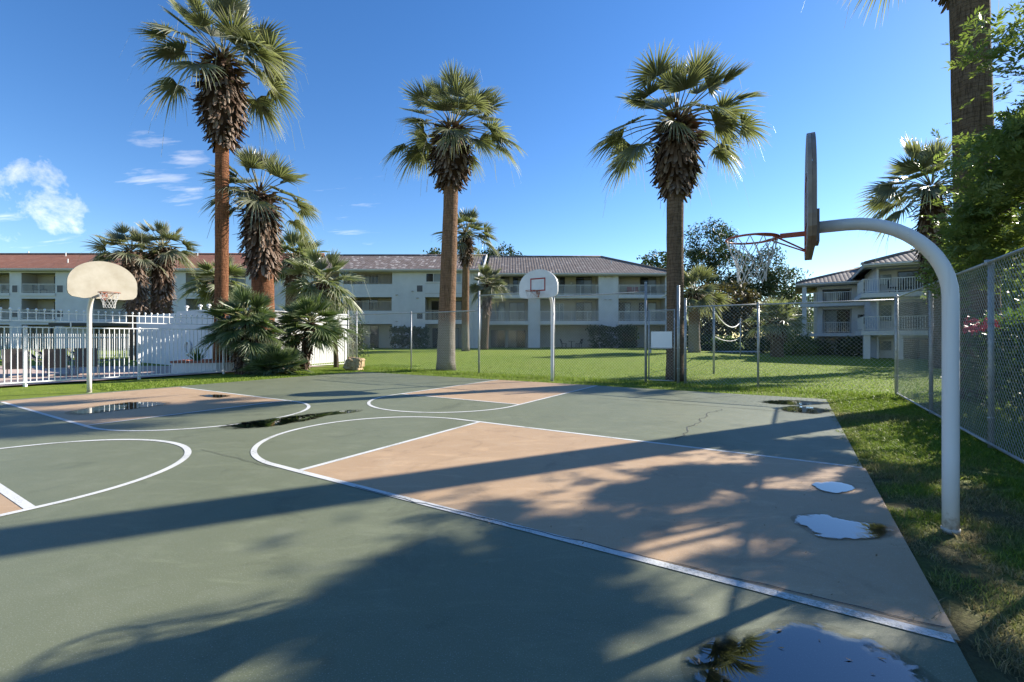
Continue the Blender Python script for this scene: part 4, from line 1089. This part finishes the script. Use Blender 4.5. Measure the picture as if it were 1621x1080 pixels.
mb = MB(); mb.obox(-V*.36-UP*.035-U*.001, V*.72, -U*.012, UP*.034); mb.build('sign_edge', M['galv'], sg)
def cr(t): return CR-U*t
RF = CR+V*-.001
cl2 = empty('chain_link_fence', CR-U*.05, 'tall chain link fence running towards the camera on the right side', 'fence', 'chain link fences'); o2 = CR-U*.05
st = [0.09, 3.58, 7.0, 10.3, 13.6]
for a, b in zip(st, st[1:]): panel(cl2, o2, cr(a), cr(b), .045, 2.70, d=.095, r=.0026, rails=(1, 1))
for t in st[1:]:
    mb = MB(); post(mb, cr(t)-o2-V*.03, 2.68, .036); 
    for z_ in (.4, 1.1, 1.8, 2.4): mb.tube([cr(t)-o2-V*.03+UP*z_, cr(t)-o2-V*.03+UP*(z_+.025)], .042, 10)
    mb.tube([cr(t)-o2+UP*2.66, cr(t)-o2+UP*2.74], .042, 10); mb.build('post', M['galv'], cl2, True)
# ------------------------------------------------------------------ hoops
hoop((3.655, 3.79, 0), V, .985, 2.63, 2.395, 2.585, 'nearest hoop on a thick white gooseneck pole, backboard seen edge on', .055, .70, (M['pole_white'], M['board_tan'], M['rim']), M['target_red'], gap=.22, seed=2, bh=1.08)
hoop((-12.5, 13.45, -.03), -V, 1.12, 2.98, 2.71, 2.87, 'left hoop with a weathered cream fan backboard by the pool fence', .057, .70, (M['pole_old'], M['board_cream'], M['rim_rust']), None, seed=3)
hoop((1.49, 16.85, -.03), -U, 1.09, 3.27, 3.0, 3.22, 'far hoop with a white fan backboard and red target square', .06, .55, (M['pole_white'], M['board_white'], M['rim_rust']), M['target_red'], seed=4, bh=1.0)
# ------------------------------------------------------------------ palms
def Pg(px, Y, z=None):
    x = gx(px, Y); return (x, Y, float(lawn_z(x, Y))-.02 if z is None else z)
def T(px, Y): return (gx(px, Y), Y)
G = 'tall fan palms'
palm(Pg(349, 20.9, .3), T(353, 20.9), .28, .27, gz(232, 20.9), gz(98, 20.9), 1.08, 40, 1.9, 1.5, 21, 'tallest left palm, red-brown trunk rising from the planter, crown cut by the top edge', 'bark_red', nseg=40, boots=620, group=G, flare=1.25)
palm(Pg(418, 23.2, .02), T(411, 23.2), .52, .50, gz(437, 23.2), gz(312, 23.2), 1.0, 32, 1.6, 1.3, 22, 'stout palm with a very long shaggy skirt, right of the tallest palm', 'bark_red', nseg=36, boots=640, group=G, flare=1.0)
palm(Pg(706, 22.3), T(716, 22.3), .44, .33, gz(297, 22.3), gz(208, 22.3), 1.12, 40, 1.85, 1.32, 23, 'middle palm with a pale grey foot and leaning reddish trunk', 'bark_two', nseg=40, boots=480, group=G, flare=1.12)
palm(Pg(1068, 16.9), T(1071, 16.9), .31, .30, gz(306, 16.9), gz(198, 16.9), .88, 40, 1.72, 1.2, 47, 'palm behind the gate with a dark brown straight trunk', 'bark_brown', nseg=40, boots=520, group=G, flare=1.1)
palm((11.75, 11.45, 0), (11.45, 11.45), .42, .36, 10.45, 13.2, .85, 40, 1.5, 1.35, 25, 'huge dark palm trunk at the right edge, crown above the picture', 'bark_brown', nseg=36, boots=420, group=G, flare=1.2)
palm(Pg(1484, 24), T(1474, 24), .33, .30, 4.4, gz(300, 24), .80, 40, 1.5, 1.5, 26, 'palm half hidden behind the leafy tree on the right', 'bark_brown', nseg=36, boots=360, group=G)
palm(Pg(737, 40), T(738, 40), .34, .30, gz(421, 40), gz(372, 40), .70, 34, 1.5, 1.35, 27, 'slim palm with a dark narrow skirt behind the middle palm', 'bark_two', nseg=26, boots=300, group=G, bsize=.36, wfac=1.3)
palm(Pg(766, 43), T(772, 43), .38, .34, gz(500, 43), gz(452, 43), .5, 34, 1.0, 1.15, 28, 'short leafy palm against the building right of the middle palm', 'bark_brown', nseg=26, boots=160, group=G, e_lo=-38, stalks=0, bsize=.36, wfac=1.3)
palm(Pg(226, 30, .03), T(208, 30), .62, .55, gz(497, 30), gz(402, 30), .74, 26, 1.1, 1.05, 29, 'left palm of the close pair behind the left backboard', 'bark_brown', nseg=28, boots=420, group=G, wfac=1.2, bsize=.34)
palm(Pg(254, 31.5, .03), T(258, 31.5), .62, .55, gz(492, 31.5), gz(395, 31.5), .78, 28, 1.1, 1.1, 30, 'right palm of the close pair behind the left backboard', 'bark_brown', nseg=28, boots=420, group=G, wfac=1.2, bsize=.34)
palm(Pg(460, 34, .1), T(466, 34), .52, .50, gz(452, 34), gz(412, 34), .64, 36, 1.25, 1.35, 31, 'pale green palm left of the drooping one, before the mottled roof', 'bark_brown', 'frond_pale', nseg=28, boots=260, group=G, wfac=1.25, e_lo=-35, bsize=.34)
palm(Pg(510, 32, .1), T(511, 32), .45, .42, 3.4, gz(452, 32), .6, 40, 1.4, 1.55, 32, 'pale drooping palm in front of the tan balconies', 'bark_brown', 'frond_pale', nseg=28, boots=120, group=G, wfac=1.25, e_lo=-45, droop=.45, stalks=0)
palm(Pg(345, 37, .1), T(346, 37), .42, .40, 4.0, gz(447, 37), .6, 34, 1.15, 1.35, 33, 'small bright palm behind the tallest trunk, before the red roofed block', 'bark_brown', 'frond_pale', nseg=28, boots=120, group=G, wfac=1.3, e_lo=-40, stalks=0)
palm(Pg(1099, 38), T(1100, 38), .46, .44, 4.4, gz(465, 38), .6, 40, 1.25, 1.40, 34, 'leafy palm right of the gate palm, before the dark trees', 'bark_two', 'frond', nseg=28, boots=140, group=G, wfac=1.3, e_lo=-32, stalks=0)
palm(Pg(1230, 34), T(1231, 34), .42, .40, 1.4, gz(512, 34), .55, 40, 1.0, 1.15, 35, 'low bushy palm on the lawn below the hoop net', 'bark_brown', 'frond_pale', nseg=30, boots=160, group=G, wfac=1.2, e_lo=-5, stalks=0)
palm(Pg(532, 24, .0), T(531, 24), .12, .10, 1.5, gz(522, 24), .17, 20, .55, .62, 36, 'thin young palm at the end of the white fence', 'bark_brown', 'frond_bush', nseg=24, boots=60, group='fan palm bushes by the fence', e_lo=-35, stalks=0, name='young_palm', bsize=.16)
# fan palm bushes: several stems
def bush(loc, heads, label, seed, fm='frond_bush'):
    o = empty('fan_palm_bush', loc, label, 'fan palm', 'fan palm bushes by the fence'); r = random.Random(seed)
    for i, (dx, dy, dz, n, pet, bl, lo, hi, rr) in enumerate(heads):
        vs, lp, sz, tp, pts = frond_set(n, pet, bl, seed+i, lo, hi, (dx, dy, dz), 30, .16, False, wfac=1.25, rad=.08)
        np_mesh('crown', vs, lp, sz, M[fm], o, attr={'tip': tp})
        mb = MB(); [mb.tube(p, [q, q*.8, q*.7, q*.5], 4, False) for p, q in pts]; mb.build('leaf_stem', M['stem'], o, True)
        if dz > .4: boots_mesh(o, .0, dz-.05, rr, rr*1.25, rr*1.1, seed+20+i, 150, (dx*.5, dy*.5, 0), (dx, dy, 0), .2, 'shaggy_trunk')
    return o
bush((gx(388, 19.9), 19.9, 0), [(.0, .0, 2.5, 44, .75, .9, -34, 85, .2), (-.6, .15, 2.05, 28, .6, .8, -30, 80, .16), (.45, -.1, 1.75, 24, .55, .75, -30, 70, .15)], 'broad fan palm bush against the white fence, left of the two', 51)
bush((gx(470, 22.2), 22.2, 0), [(.62, .1, 2.35, 46, .85, 1.0, -36, 85, .25), (-.25, .1, 1.75, 24, .6, .8, -30, 75, .2)], 'fan palm bush with a leaning dark trunk, right of the two', 61)
bush((gx(432, 19.7), 19.7, 0), [(0, 0, .3, 40, .5, .8, 8, 85, .1), (-.55, .1, .25, 26, .4, .65, 8, 80, .1), (.5, .3, .3, 24, .4, .65, 8, 80, .1)], 'low dark stemless palm clump on the grass between the bushes', 71, 'frond_bush')
# agave in the planter
ag = empty('agave_plant', (-14.4, 20.8, .46), 'spiky grey green agave growing in the planter', 'plant'); mb = MB(); r = random.Random(5)
for i in range(34):
    az = i*2.4; el = math.radians(85-60*i/34); d = Vector((math.cos(az)*math.cos(el), math.sin(az)*math.cos(el), math.sin(el))); s = d.cross(UP).normalized()*.035; L = .75
    mb.add([-s, s, d*L*.5+s, d*L*.5-s, d*L], [(0, 1, 2, 3), (3, 2, 4)])
mb.build('leaf_rosette', M['leaf_fence_hedge'], ag)
# rock
ro = MB(); n, m = 28, 18; vs = []; r = random.Random(3)
for i in range(m+1):
    t = math.pi*i/m
    for k in range(n):
        a = 2*math.pi*k/n; p = Vector((math.sin(t)*math.cos(a), math.sin(t)*math.sin(a), math.cos(t)))
        p = Vector([math.copysign(abs(q)**.55, q) for q in p])
        f = 1+.10*math.sin(5*p.x+2*p.z+1)+.08*math.sin(9*p.y+4*p.x)+.06*math.sin(13*p.z+7*p.x)+.03*r.uniform(-1, 1)
        vs.append((p.x*.52*f, p.y*.42*f, p.z*.36*f+.33))
ro.add(vs, [(i*n+k, (i+1)*n+k, (i+1)*n+(k+1) % n, i*n+(k+1) % n) for i in range(m) for k in range(n)])
o = ro.build('boulder', M['rock']); o.location = (gx(561, 22.0), 22.0, 0); o.scale = (.82, .82, .9); tag(o, 'pitted tan boulder on the grass by the white fence end', 'rock')
# ------------------------------------------------------------------ trees, hedges, shrubs
E = lambda *a: a
GT = 'trees behind the buildings and lawn'
tree((gx(1122, 62), 62, .3), 17, [E(0, 0, 14.3, 3.2, 3, 2.6), E(-2.4, 0, 11, 3, 2.6, 2.4), E(2.9, 0, 10.6, 3.4, 3, 2.3), E(.5, -.5, 7, 5, 4, 3), E(-1, 0, 3.5, 5, 4, 3)], 520, 34, .85, .46, 81, 'tall dark pine with a bushy top right of the gate palm', M['leaf_pine'], name='pine_tree', group=GT, aspect=.35)
tree((gx(1218, 60), 60, .3), 13.5, [E(0, 0, 10.6, 1.6, 1.6, 2.2), E(1.6, 0, 8.5, 2.4, 2, 1.9), E(-2, 0, 8.4, 2.4, 2, 2), E(0, 0, 5.5, 4.6, 3, 2.6), E(2, 0, 3, 4, 3, 2.5)], 420, 34, .8, .44, 82, 'ragged dark pine behind the hoop net', M['leaf_pine'], name='pine_tree', group=GT, aspect=.35)
tree((gx(1262, 66), 66, .3), 8.5, [E(0, 0, 5, 2.6, 2, 2.4), E(-1, 0, 2.5, 3.4, 2.5, 2)], 110, 22, .8, .55, 83, 'low dark tree left of the stepped wing', M['leaf_pine'], name='dark_tree', group=GT)
tree((gx(1152, 50), 50, .35), 8, [E(0, 0, 5.4, 3.0, 2.6, 1.9), E(-1.6, -.5, 3.2, 2.6, 2, 2), E(2.2, 0, 3.3, 2.5, 2, 2)], 200, 26, .7, .42, 84, 'rounded brown tinged tree below the tall pine', M['leaf_olive'], name='round_tree', group=GT)
for px, Y, top, w, lab, sd in ((771, 78, 396, 1.5, 'treetop peeking over the mottled roof by the slim palm', 85), (797, 80, 393, 2.4, 'rounded treetop above the roof left of the far hoop', 86), (1040, 72, 400, 2.3, 'treetop beyond the hipped roof, left of the gate palm', 87), (686, 80, 399, 1.5, 'low treetop just over the roof left of the middle palm', 88)):
    zt = gz(top, Y); tree((gx(px, Y), Y, .4), zt, [E(0, 0, zt-2.1, w, w, 2.0), E(w*.5, 0, zt-3.4, w, w, 2)], 70, 22, .7, .45, sd, lab, M['leaf_hedge'], group=GT)
# the leafy tree behind the right fence: sprigs of narrow leaflets
def sprig_tree(loc, ells, n, seed, label, trunk_top, limbs, keep=None):
    o = empty('leafy_tree', loc, label, 'tree', 'leafy trees right of the court'); r = np.random.default_rng(seed); L = Vector(loc)
    cl = ellip_clumps(ells, n//9, seed, .45)
    c = np.repeat(cl, 9, 0)+r.normal(0, 1, (len(cl)*9, 3))*np.array([.26, .26, .20])
    if keep is not None: c = c[keep(c[:, 0]+loc[0], c[:, 1]+loc[1], c[:, 2]+loc[2], r)]
    n = len(c); K = 13
    d = r.normal(0, 1, (n, 3)); d[:, 2] = np.abs(d[:, 2])*.55; d /= np.linalg.norm(d, axis=1)[:, None]
    s = np.cross(d, np.array([0, 0, 1.])+r.normal(0, .5, (n, 3))); s /= np.linalg.norm(s, axis=1)[:, None]
    ln = r.uniform(.16, .34, n)[:, None]
    V_ = []
    for k in range(K):
        t = .12+.86*k/(K-1); sg = (1 if k % 2 else -1) if k < K-1 else 0
        ld = d*(.55 if sg else 1)+s*sg*.85+r.normal(0, .16, (n, 3)); ld /= np.linalg.norm(ld, axis=1)[:, None]
        b = c+d*ln*t; q = .105*r.uniform(.7, 1.3, n)[:, None]*(1.15-.5*abs(t-.5))
        w = np.cross(ld, np.cross(d, s)+r.normal(0, .35, (n, 3))); w /= np.linalg.norm(w, axis=1)[:, None]
        V_.append(np.stack([b, b+ld*q*.45+w*.017, b+ld*q, b+ld*q*.45-w*.017], 1))
    vs = np.concatenate(V_).reshape(-1, 3)
    np_mesh('crown', vs, np.arange(len(vs)), np.full(len(vs)//4, 4), M['leaf_tree'], o)
    mb = MB(); tt = Vector(trunk_top); rr = random.Random(seed)
    mb.tube([(0, 0, 0), tt*.4+Vector((.06, .03, 0)), tt], [.17, .13, .08], 10)
    for i in range(limbs):
        e = Vector(cl[rr.randrange(len(cl))]); q = tt*rr.uniform(.45, 1); mid = q.lerp(e, .5)+UP*.25
        mb.tube([q, mid, e], [.055, .035, .008], 6)
    mb.build('trunk', M['twig'], o, True); return o
def inpoly(px, py, poly):
    c = np.zeros(len(px), bool); n = len(poly)
    for i in range(n):
        (x0, y0), (x1, y1) = poly[i], poly[(i+1) % n]
        if y0 == y1: continue
        c ^= ((y0 > py) != (y1 > py)) & (px < (x1-x0)*(py-y0)/(y1-y0)+x0)
    return c
def pruned(x, y, z, r):
    """which sprigs to keep: the crown's outline in the photo and the gaps its dappled shade shows on the court"""
    s = z/math.tan(R(27.0)); gx_, gy_ = x-.8915*s, y-.453*s
    ok = gy_ > 1.0
    sx = np.where(ok, CX+gx_/np.maximum(gy_, .1)*F, 800); sy = np.where(ok, YH+F*H/np.maximum(gy_, .1), 3000)
    core = inpoly(sx, sy, [(640, 915), (800, 892), (960, 915), (1150, 965), (1500, 1045), (1800, 1120), (1800, 4000), (-200, 4000), (260, 1080), (440, 990)])
    fringe = inpoly(sx, sy, [(1030, 735), (1110, 700), (1330, 688), (1370, 735), (1800, 760), (1800, 4000), (-400, 4000), (120, 1080), (360, 985), (580, 885), (700, 862), (700, 800), (860, 770)])
    mid = inpoly(sx, sy, [(960, 850), (1180, 835), (1330, 800), (1440, 850), (1640, 900), (1640, 1100), (1500, 1045), (1150, 965), (900, 900)]); al = .89*gx_+.453*gy_; ac = -.453*gx_+.89*gy_; n1 = vnoise(al*.75, ac*1.5, 1.5, 47); n2 = vnoise(al*.75, ac*1.5, 3.6, 33); nn = .6*n1+.4*n2
    good = (sy > 1150) | (core & (nn > .47)) | (mid & ~core & (nn > .49)) | (fringe & ~core & ~mid & (nn > .60))
    px = CX+x/y*F; py = YH-(z-H)/y*F
    lim = np.where((py > 215) & (py < 440), 1452, np.where(py > 240, 1478, 1532))+50*(vnoise(py/60., py*0, 1.0, 3)-.5)
    vis = (px > lim) & (px < 1640)
    gap = vnoise(px/26., py/26., 1, 21)
    return (vis & (gap > np.where(py < 225, .36, .06)) & (good | (r.random(len(x)) < .012))) | ((px >= 1640) & good)
sprig_tree((10.9, 8.3, 0), [E(0, 0, 5.0, 1.9, 1.9, 2.0), E(-.5, 1.0, 3.6, 1.5, 1.3, 1.2), E(-.3, -1.6, 4.6, 1.8, 1.5, 1.7), E(.1, .4, 6.8, 1.2, 1.2, 1.1), E(-1.1, .9, 5.3, 1.1, 1.0, 1.1), E(.6, 1.9, 3.4, 1.5, 1.2, 1.1), E(-3.45, -1.5, 5.5, .5, .5, .9), E(-3.2, -1.1, 4.3, .55, .6, .7), E(-2.5, -.4, 4.5, .8, .7, .9), E(-2.5, .5, 3.4, .8, .8, .75), E(-1.9, .5, 3.0, .9, .8, .7), E(-1.8, 0, 4.0, 1.0, .9, 1.0), E(-2.7, -.6, 3.4, .6, .6, .6), E(-2.05, 1.2, 4.7, .8, .7, .8), E(-1.8, 1.2, 3.4, .7, .6, .6)], 23000, 91, 'leafy green tree with narrow leaflets behind the right fence', (0, 0, 4.6), 22, pruned)
sprig_tree((10.0, 4.2, 0), [E(-.2, 0, 4.6, 2.0, 1.8, 1.9), E(-1.2, -.6, 5.6, 1.6, 1.5, 1.4), E(.2, -1.8, 4.8, 1.8, 1.5, 1.7), E(0, 1.6, 4.2, 1.6, 1.4, 1.5)], 5500, 92, 'second leafy tree nearer the camera, throwing shade on the near lane', (0, 0, 4.0), 14, pruned)
tree((28.2, 25.5, 0), 8, [E(0, 0, 5.6, 2.6, 2.6, 2.0), E(-1.5, .5, 4.2, 2.0, 2, 1.6), E(1.5, 0, 4.4, 2, 2, 1.6)], 170, 26, .6, .26, 93, 'bushy green tree beyond the nearest hoop pole, by the stepped wing', M['leaf_tree'], name='bushy_tree', group=GT)
tree((20.5, 15.5, 0), 6, [E(0, 0, 4.0, 2.2, 2.0, 1.7), E(1.2, -.5, 3.0, 2, 2, 1.5)], 130, 26, .55, .22, 94, 'round green tree behind the hedge at the right edge', M['leaf_tree'], name='bushy_tree', group=GT)
h0 = CR-V*1.9
hg = hedge(h0+U*.5-U*1.0, h0-U*13, 1.5, 1.95, 1500, .15, 95, 'long dark oleander hedge with red blossom behind the right fence', M['leaf_fence_hedge'], 'oleander_hedge', per=16, crad=.26)
fl = []; r = random.Random(8)
for i in range(16):
    px, py, Y = r.uniform(1524, 1580), r.uniform(508, 524), r.uniform(8.6, 9.6)
    fl.append((gx(px, Y)-hg.location.x, Y-hg.location.y, gz(py, Y)))
leaves('blossom', fl, .10, 12, .07, 96, M['flower_red'], hg, .8)
hedge((gx(620, 47.6), 47.6, .42), (gx(676, 47.6), 47.6, .42), 1.0, 2.05, 240, .26, 97, 'dark clipped hedge under the vents of the mottled block', M['leaf_hedge'], per=14, crad=.3)
hedge((gx(934, 49.2), 49.2, .42), (gx(1005, 49.2), 49.2, .42), 1.0, 2.2, 300, .26, 98, 'dark clipped hedge at the foot of the long balconies', M['leaf_hedge'], per=14, crad=.3)
for px, Y, w, h, lab, sd, mm in ((1120, 46, 1.6, 1.6, 'dark shrub behind the leafy palm trunk', 101, 'leaf_pine'), (1146, 44, 1.3, 1.5, 'pale green shrub between the two net posts', 102, 'leaf_fence_hedge'), (1190, 45, 1.9, 2.3, 'dark shrub left of the low bushy palm', 103, 'leaf_pine'), (1254, 40, 1.7, 2.1, 'bright green shrub right of the low bushy palm', 104, 'leaf_fence_hedge'), (1290, 42.5, 1.2, 1.3, 'small dark shrub at the foot of the wing column', 105, 'leaf_pine'), (1350, 39.5, 1.5, 1.6, 'dark shrub under the wing window', 106, 'leaf_pine'), (1208, 52, 3.0, 3.4, 'large dark shrub mass under the pines', 107, 'leaf_pine'), (1080, 52, 2.4, 3.0, 'dark shrub at the right end of the long balconies', 108, 'leaf_pine'), (558, 30, .9, 3.0, 'upright shrub at the right end of the pool wall', 109, 'leaf_hedge'), (378, 21.6, .9, 1.5, 'pale bushy shrub inside the white fence by the planter', 110, 'leaf_fence_hedge')):
    x = gx(px, Y); tree((x, Y, float(lawn_z(x, Y))), h, [E(0, 0, h*.5, w*.9, w*.8, h*.48), E(w*.4, 0, h*.35, w*.7, w*.7, h*.35)], 90, 22, .38, .24 if Y > 35 else .12, sd, lab, M[mm], 'shrub', 'shrub', 'shrubs on the lawn', .05, limbs=4)
# ------------------------------------------------------------------ volleyball posts and rope, patio set, path, cover
p1 = Vector((gx(1130, 20.2), 20.2, 0)); p2 = Vector((gx(1172, 33.5), 33.5, 0))
for p, z, lab in ((p1, 2.9, 'near grey net post on the lawn, left of the pair'), (p2, 2.95, 'far thin net post on the lawn, right of the pair')):
    o = empty('net_post', p, lab, 'post', 'net posts on the lawn'); mb = MB(); mb.tube([(0, 0, -.1), (0, 0, z)], .045, 10); mb.sphere((0, 0, z), .05, 8, 5); mb.build('pole', M['galv'], o, True)
    mb = MB(); mb.sphere((0, -.05, z-.12), .035, 8, 5); mb.build('hook', M['steel'], o)
for a, b, sag, lab, rd in ((2.78, 2.72, .55, 'upper white net tape sagging between the net posts', .03), (1.65, 1.6, .25, 'lower pale cord sagging between the net posts', .014)):
    mb = MB(); mb.tube([p1.lerp(p2, t)+UP*(a+(b-a)*t-sag*4*t*(1-t)) for t in np.linspace(0, 1, 17)], rd, 6); tag(mb.build('sagging_rope', M['fence_white'], None, True), lab, 'rope', 'ropes between the net posts')
def patio_chair(loc, rz, lab):
    o = empty('patio_chair', loc, lab, 'chair', 'patio chairs on the ground floor terrace', rz); mb = MB()
    mb.obox((-.26, -.25, .42), (.52, 0, 0), (0, .5, 0), (0, 0, .05)); mb.build('seat', M['dark'], o)
    mb = MB(); mb.obox((-.26, .25, .45), (.52, 0, 0), (0, .16, .52), (0, .03, 0)); mb.build('backrest', M['dark'], o)
    for x in (-.24, .20):
        for y in (-.23, .2):
            mb = MB(); mb.obox((x, y, 0), (.04, 0, 0), (0, .04, 0), (0, 0, .42)); mb.build('leg', M['dark'], o)
    return o
patio_chair((gx(893, YC-.9), YC-.9, .45), 1.2, 'dark patio chair left of the terrace table')
patio_chair((gx(916, YC-.9), YC-.9, .45), -1.2, 'dark patio chair right of the terrace table')
o = empty('patio_table', (gx(904.5, YC-.9), YC-.9, .45), 'small dark round table between two patio chairs', 'table'); mb = MB(); mb.lathe([(.38, .68), (.40, .70), (.38, .72)], 20); mb.build('tabletop', M['dark'], o); mb = MB(); mb.lathe([(.22, 0), (.05, .06), (.04, .68)], 12); mb.build('pedestal', M['dark'], o)
sheet('path', [Vector((gx(1150, 39), 39, 0)), Vector((gx(1205, 39), 39, 0)), Vector((gx(1200, 43), 43, 0)), Vector((gx(1120, 43), 43, 0))], float(lawn_z(19, 41))+.06, M['path'], 'pale path on the lawn behind the net posts')
# ------------------------------------------------------------------ camera, sun and sky
cam = bpy.data.cameras.new('camera'); co = bpy.data.objects.new('camera', cam); COL.objects.link(co)
co.location = (0, 0, H); co.rotation_euler = (math.pi/2, 0, 0); cam.sensor_width = 36; cam.lens = 36*F/1621; cam.shift_y = -(540-YH)/1621
cam.clip_end = 4000; cam.clip_start = .05; SC.camera = co
EL, SX, SY = 27.0, .8915, .453
sv = Vector((SX*math.cos(R(EL)), SY*math.cos(R(EL)), math.sin(R(EL)))).normalized()
sl = bpy.data.lights.new('sun', 'SUN'); sl.energy = 4.5; sl.angle = R(.53); sl.color = (1, .93, .83)
so = bpy.data.objects.new('sun', sl); COL.objects.link(so); so.rotation_euler = (-sv).to_track_quat('-Z', 'Y').to_euler(); so.location = (20, 10, 30)
w = bpy.data.worlds.new('World'); SC.world = w; w.use_nodes = True; nt = w.node_tree; bg = nt.nodes['Background']
sk = nt.nodes.new('ShaderNodeTexSky'); sk.sky_type = 'NISHITA'; sk.sun_disc = False; sk.sun_elevation = R(EL); sk.sun_rotation = math.atan2(SX, SY)
sk.altitude = 400; sk.air_density = 1.0; sk.dust_density = .12; sk.ozone_density = 2.2
tc = nt.nodes.new('ShaderNodeTexCoord'); sp = nt.nodes.new('ShaderNodeSeparateXYZ'); nt.links.new(tc.outputs['Generated'], sp.inputs[0])
den = math_(nt, 'ADD', math_(nt, 'MAXIMUM', sp.outputs[2], 0.0), .16)
cmb = nt.nodes.new('ShaderNodeCombineXYZ'); nt.links.new(math_(nt, 'DIVIDE', sp.outputs[0], den), cmb.inputs[0]); nt.links.new(math_(nt, 'DIVIDE', sp.outputs[1], den), cmb.inputs[1])
cn = noise(nt, cmb.outputs[0], 2.6, 9, .62, .35); cn2 = noise(nt, cmb.outputs[0], .8, 4, .5)
cmap = nt.nodes.new('ShaderNodeMapping'); cmap.inputs['Scale'].default_value = (1.2, 4.5, 1); nt.links.new(cmb.outputs[0], cmap.inputs[0])
cn3 = noise(nt, cmap.outputs[0], 2.2, 8, .6, .3)
def near(px, py, wid, lo=0):
    d = Vector(((px-CX)/F, 1, (YH-py)/F)).normalized(); v = nt.nodes.new('ShaderNodeVectorMath'); v.operation = 'DOT_PRODUCT'
    nz = nt.nodes.new('ShaderNodeVectorMath'); nz.operation = 'NORMALIZE'; nt.links.new(tc.outputs['Generated'], nz.inputs[0]); nt.links.new(nz.outputs[0], v.inputs[0]); v.inputs[1].default_value = d
    mr = nt.nodes.new('ShaderNodeMapRange'); mr.interpolation_type = 'SMOOTHSTEP'; nt.links.new(v.outputs['Value'], mr.inputs[0]); mr.inputs[1].default_value = math.cos(R(wid)); mr.inputs[2].default_value = math.cos(R(lo)); return mr.outputs[0]
def cl_(field, mask, off, gain): return math_(nt, 'MULTIPLY', math_(nt, 'SUBTRACT', math_(nt, 'ADD', field, math_(nt, 'MULTIPLY', mask, .34)), off), gain, True)
nz0 = nt.nodes.new('ShaderNodeVectorMath'); nz0.operation = 'NORMALIZE'; nt.links.new(tc.outputs['Generated'], nz0.inputs[0]); cpuff = noise(nt, nz0.outputs[0], 15, 8, .62, .2)
c1 = cl_(cpuff, near(40, 322, 6.2), .785, 3.8); c2 = cl_(cn3, near(258, 262, 6), .815, 3.0); c3 = cl_(cn3, near(560, 330, 9), .925, 2.4); c4 = cl_(cn3, near(20, 395, 9), .88, 2.2)
c5 = cl_(cn, near(120, 240, 40, 8), .98, 1.0)
cc = c1
for q in (c2, c3, c4, c5): cc = math_(nt, 'MAXIMUM', cc, q)
cc = math_(nt, 'MULTIPLY', cc, .82)
bwc = nt.nodes.new('ShaderNodeRGBToBW'); nt.links.new(sk.outputs[0], bwc.inputs[0])
cloud = mixc(nt, 1.0, bwc.outputs[0], (2.6, 2.55, 2.6), 'MULTIPLY')
hs = nt.nodes.new('ShaderNodeHueSaturation'); hs.inputs['Saturation'].default_value = 1.28; hs.inputs['Hue'].default_value = .508; nt.links.new(sk.outputs[0], hs.inputs['Color'])
nt.links.new(mixc(nt, cc, hs.outputs[0], cloud), bg.inputs[0]); bg.inputs[1].default_value = .079
SC.view_settings.view_transform = 'Standard'; SC.view_settings.look = 'None'; SC.view_settings.gamma = 1; SC.view_settings.exposure = 1.48
SC.cycles.max_bounces = 8; SC.cycles.transparent_max_bounces = 8; SC.cycles.use_denoising = True
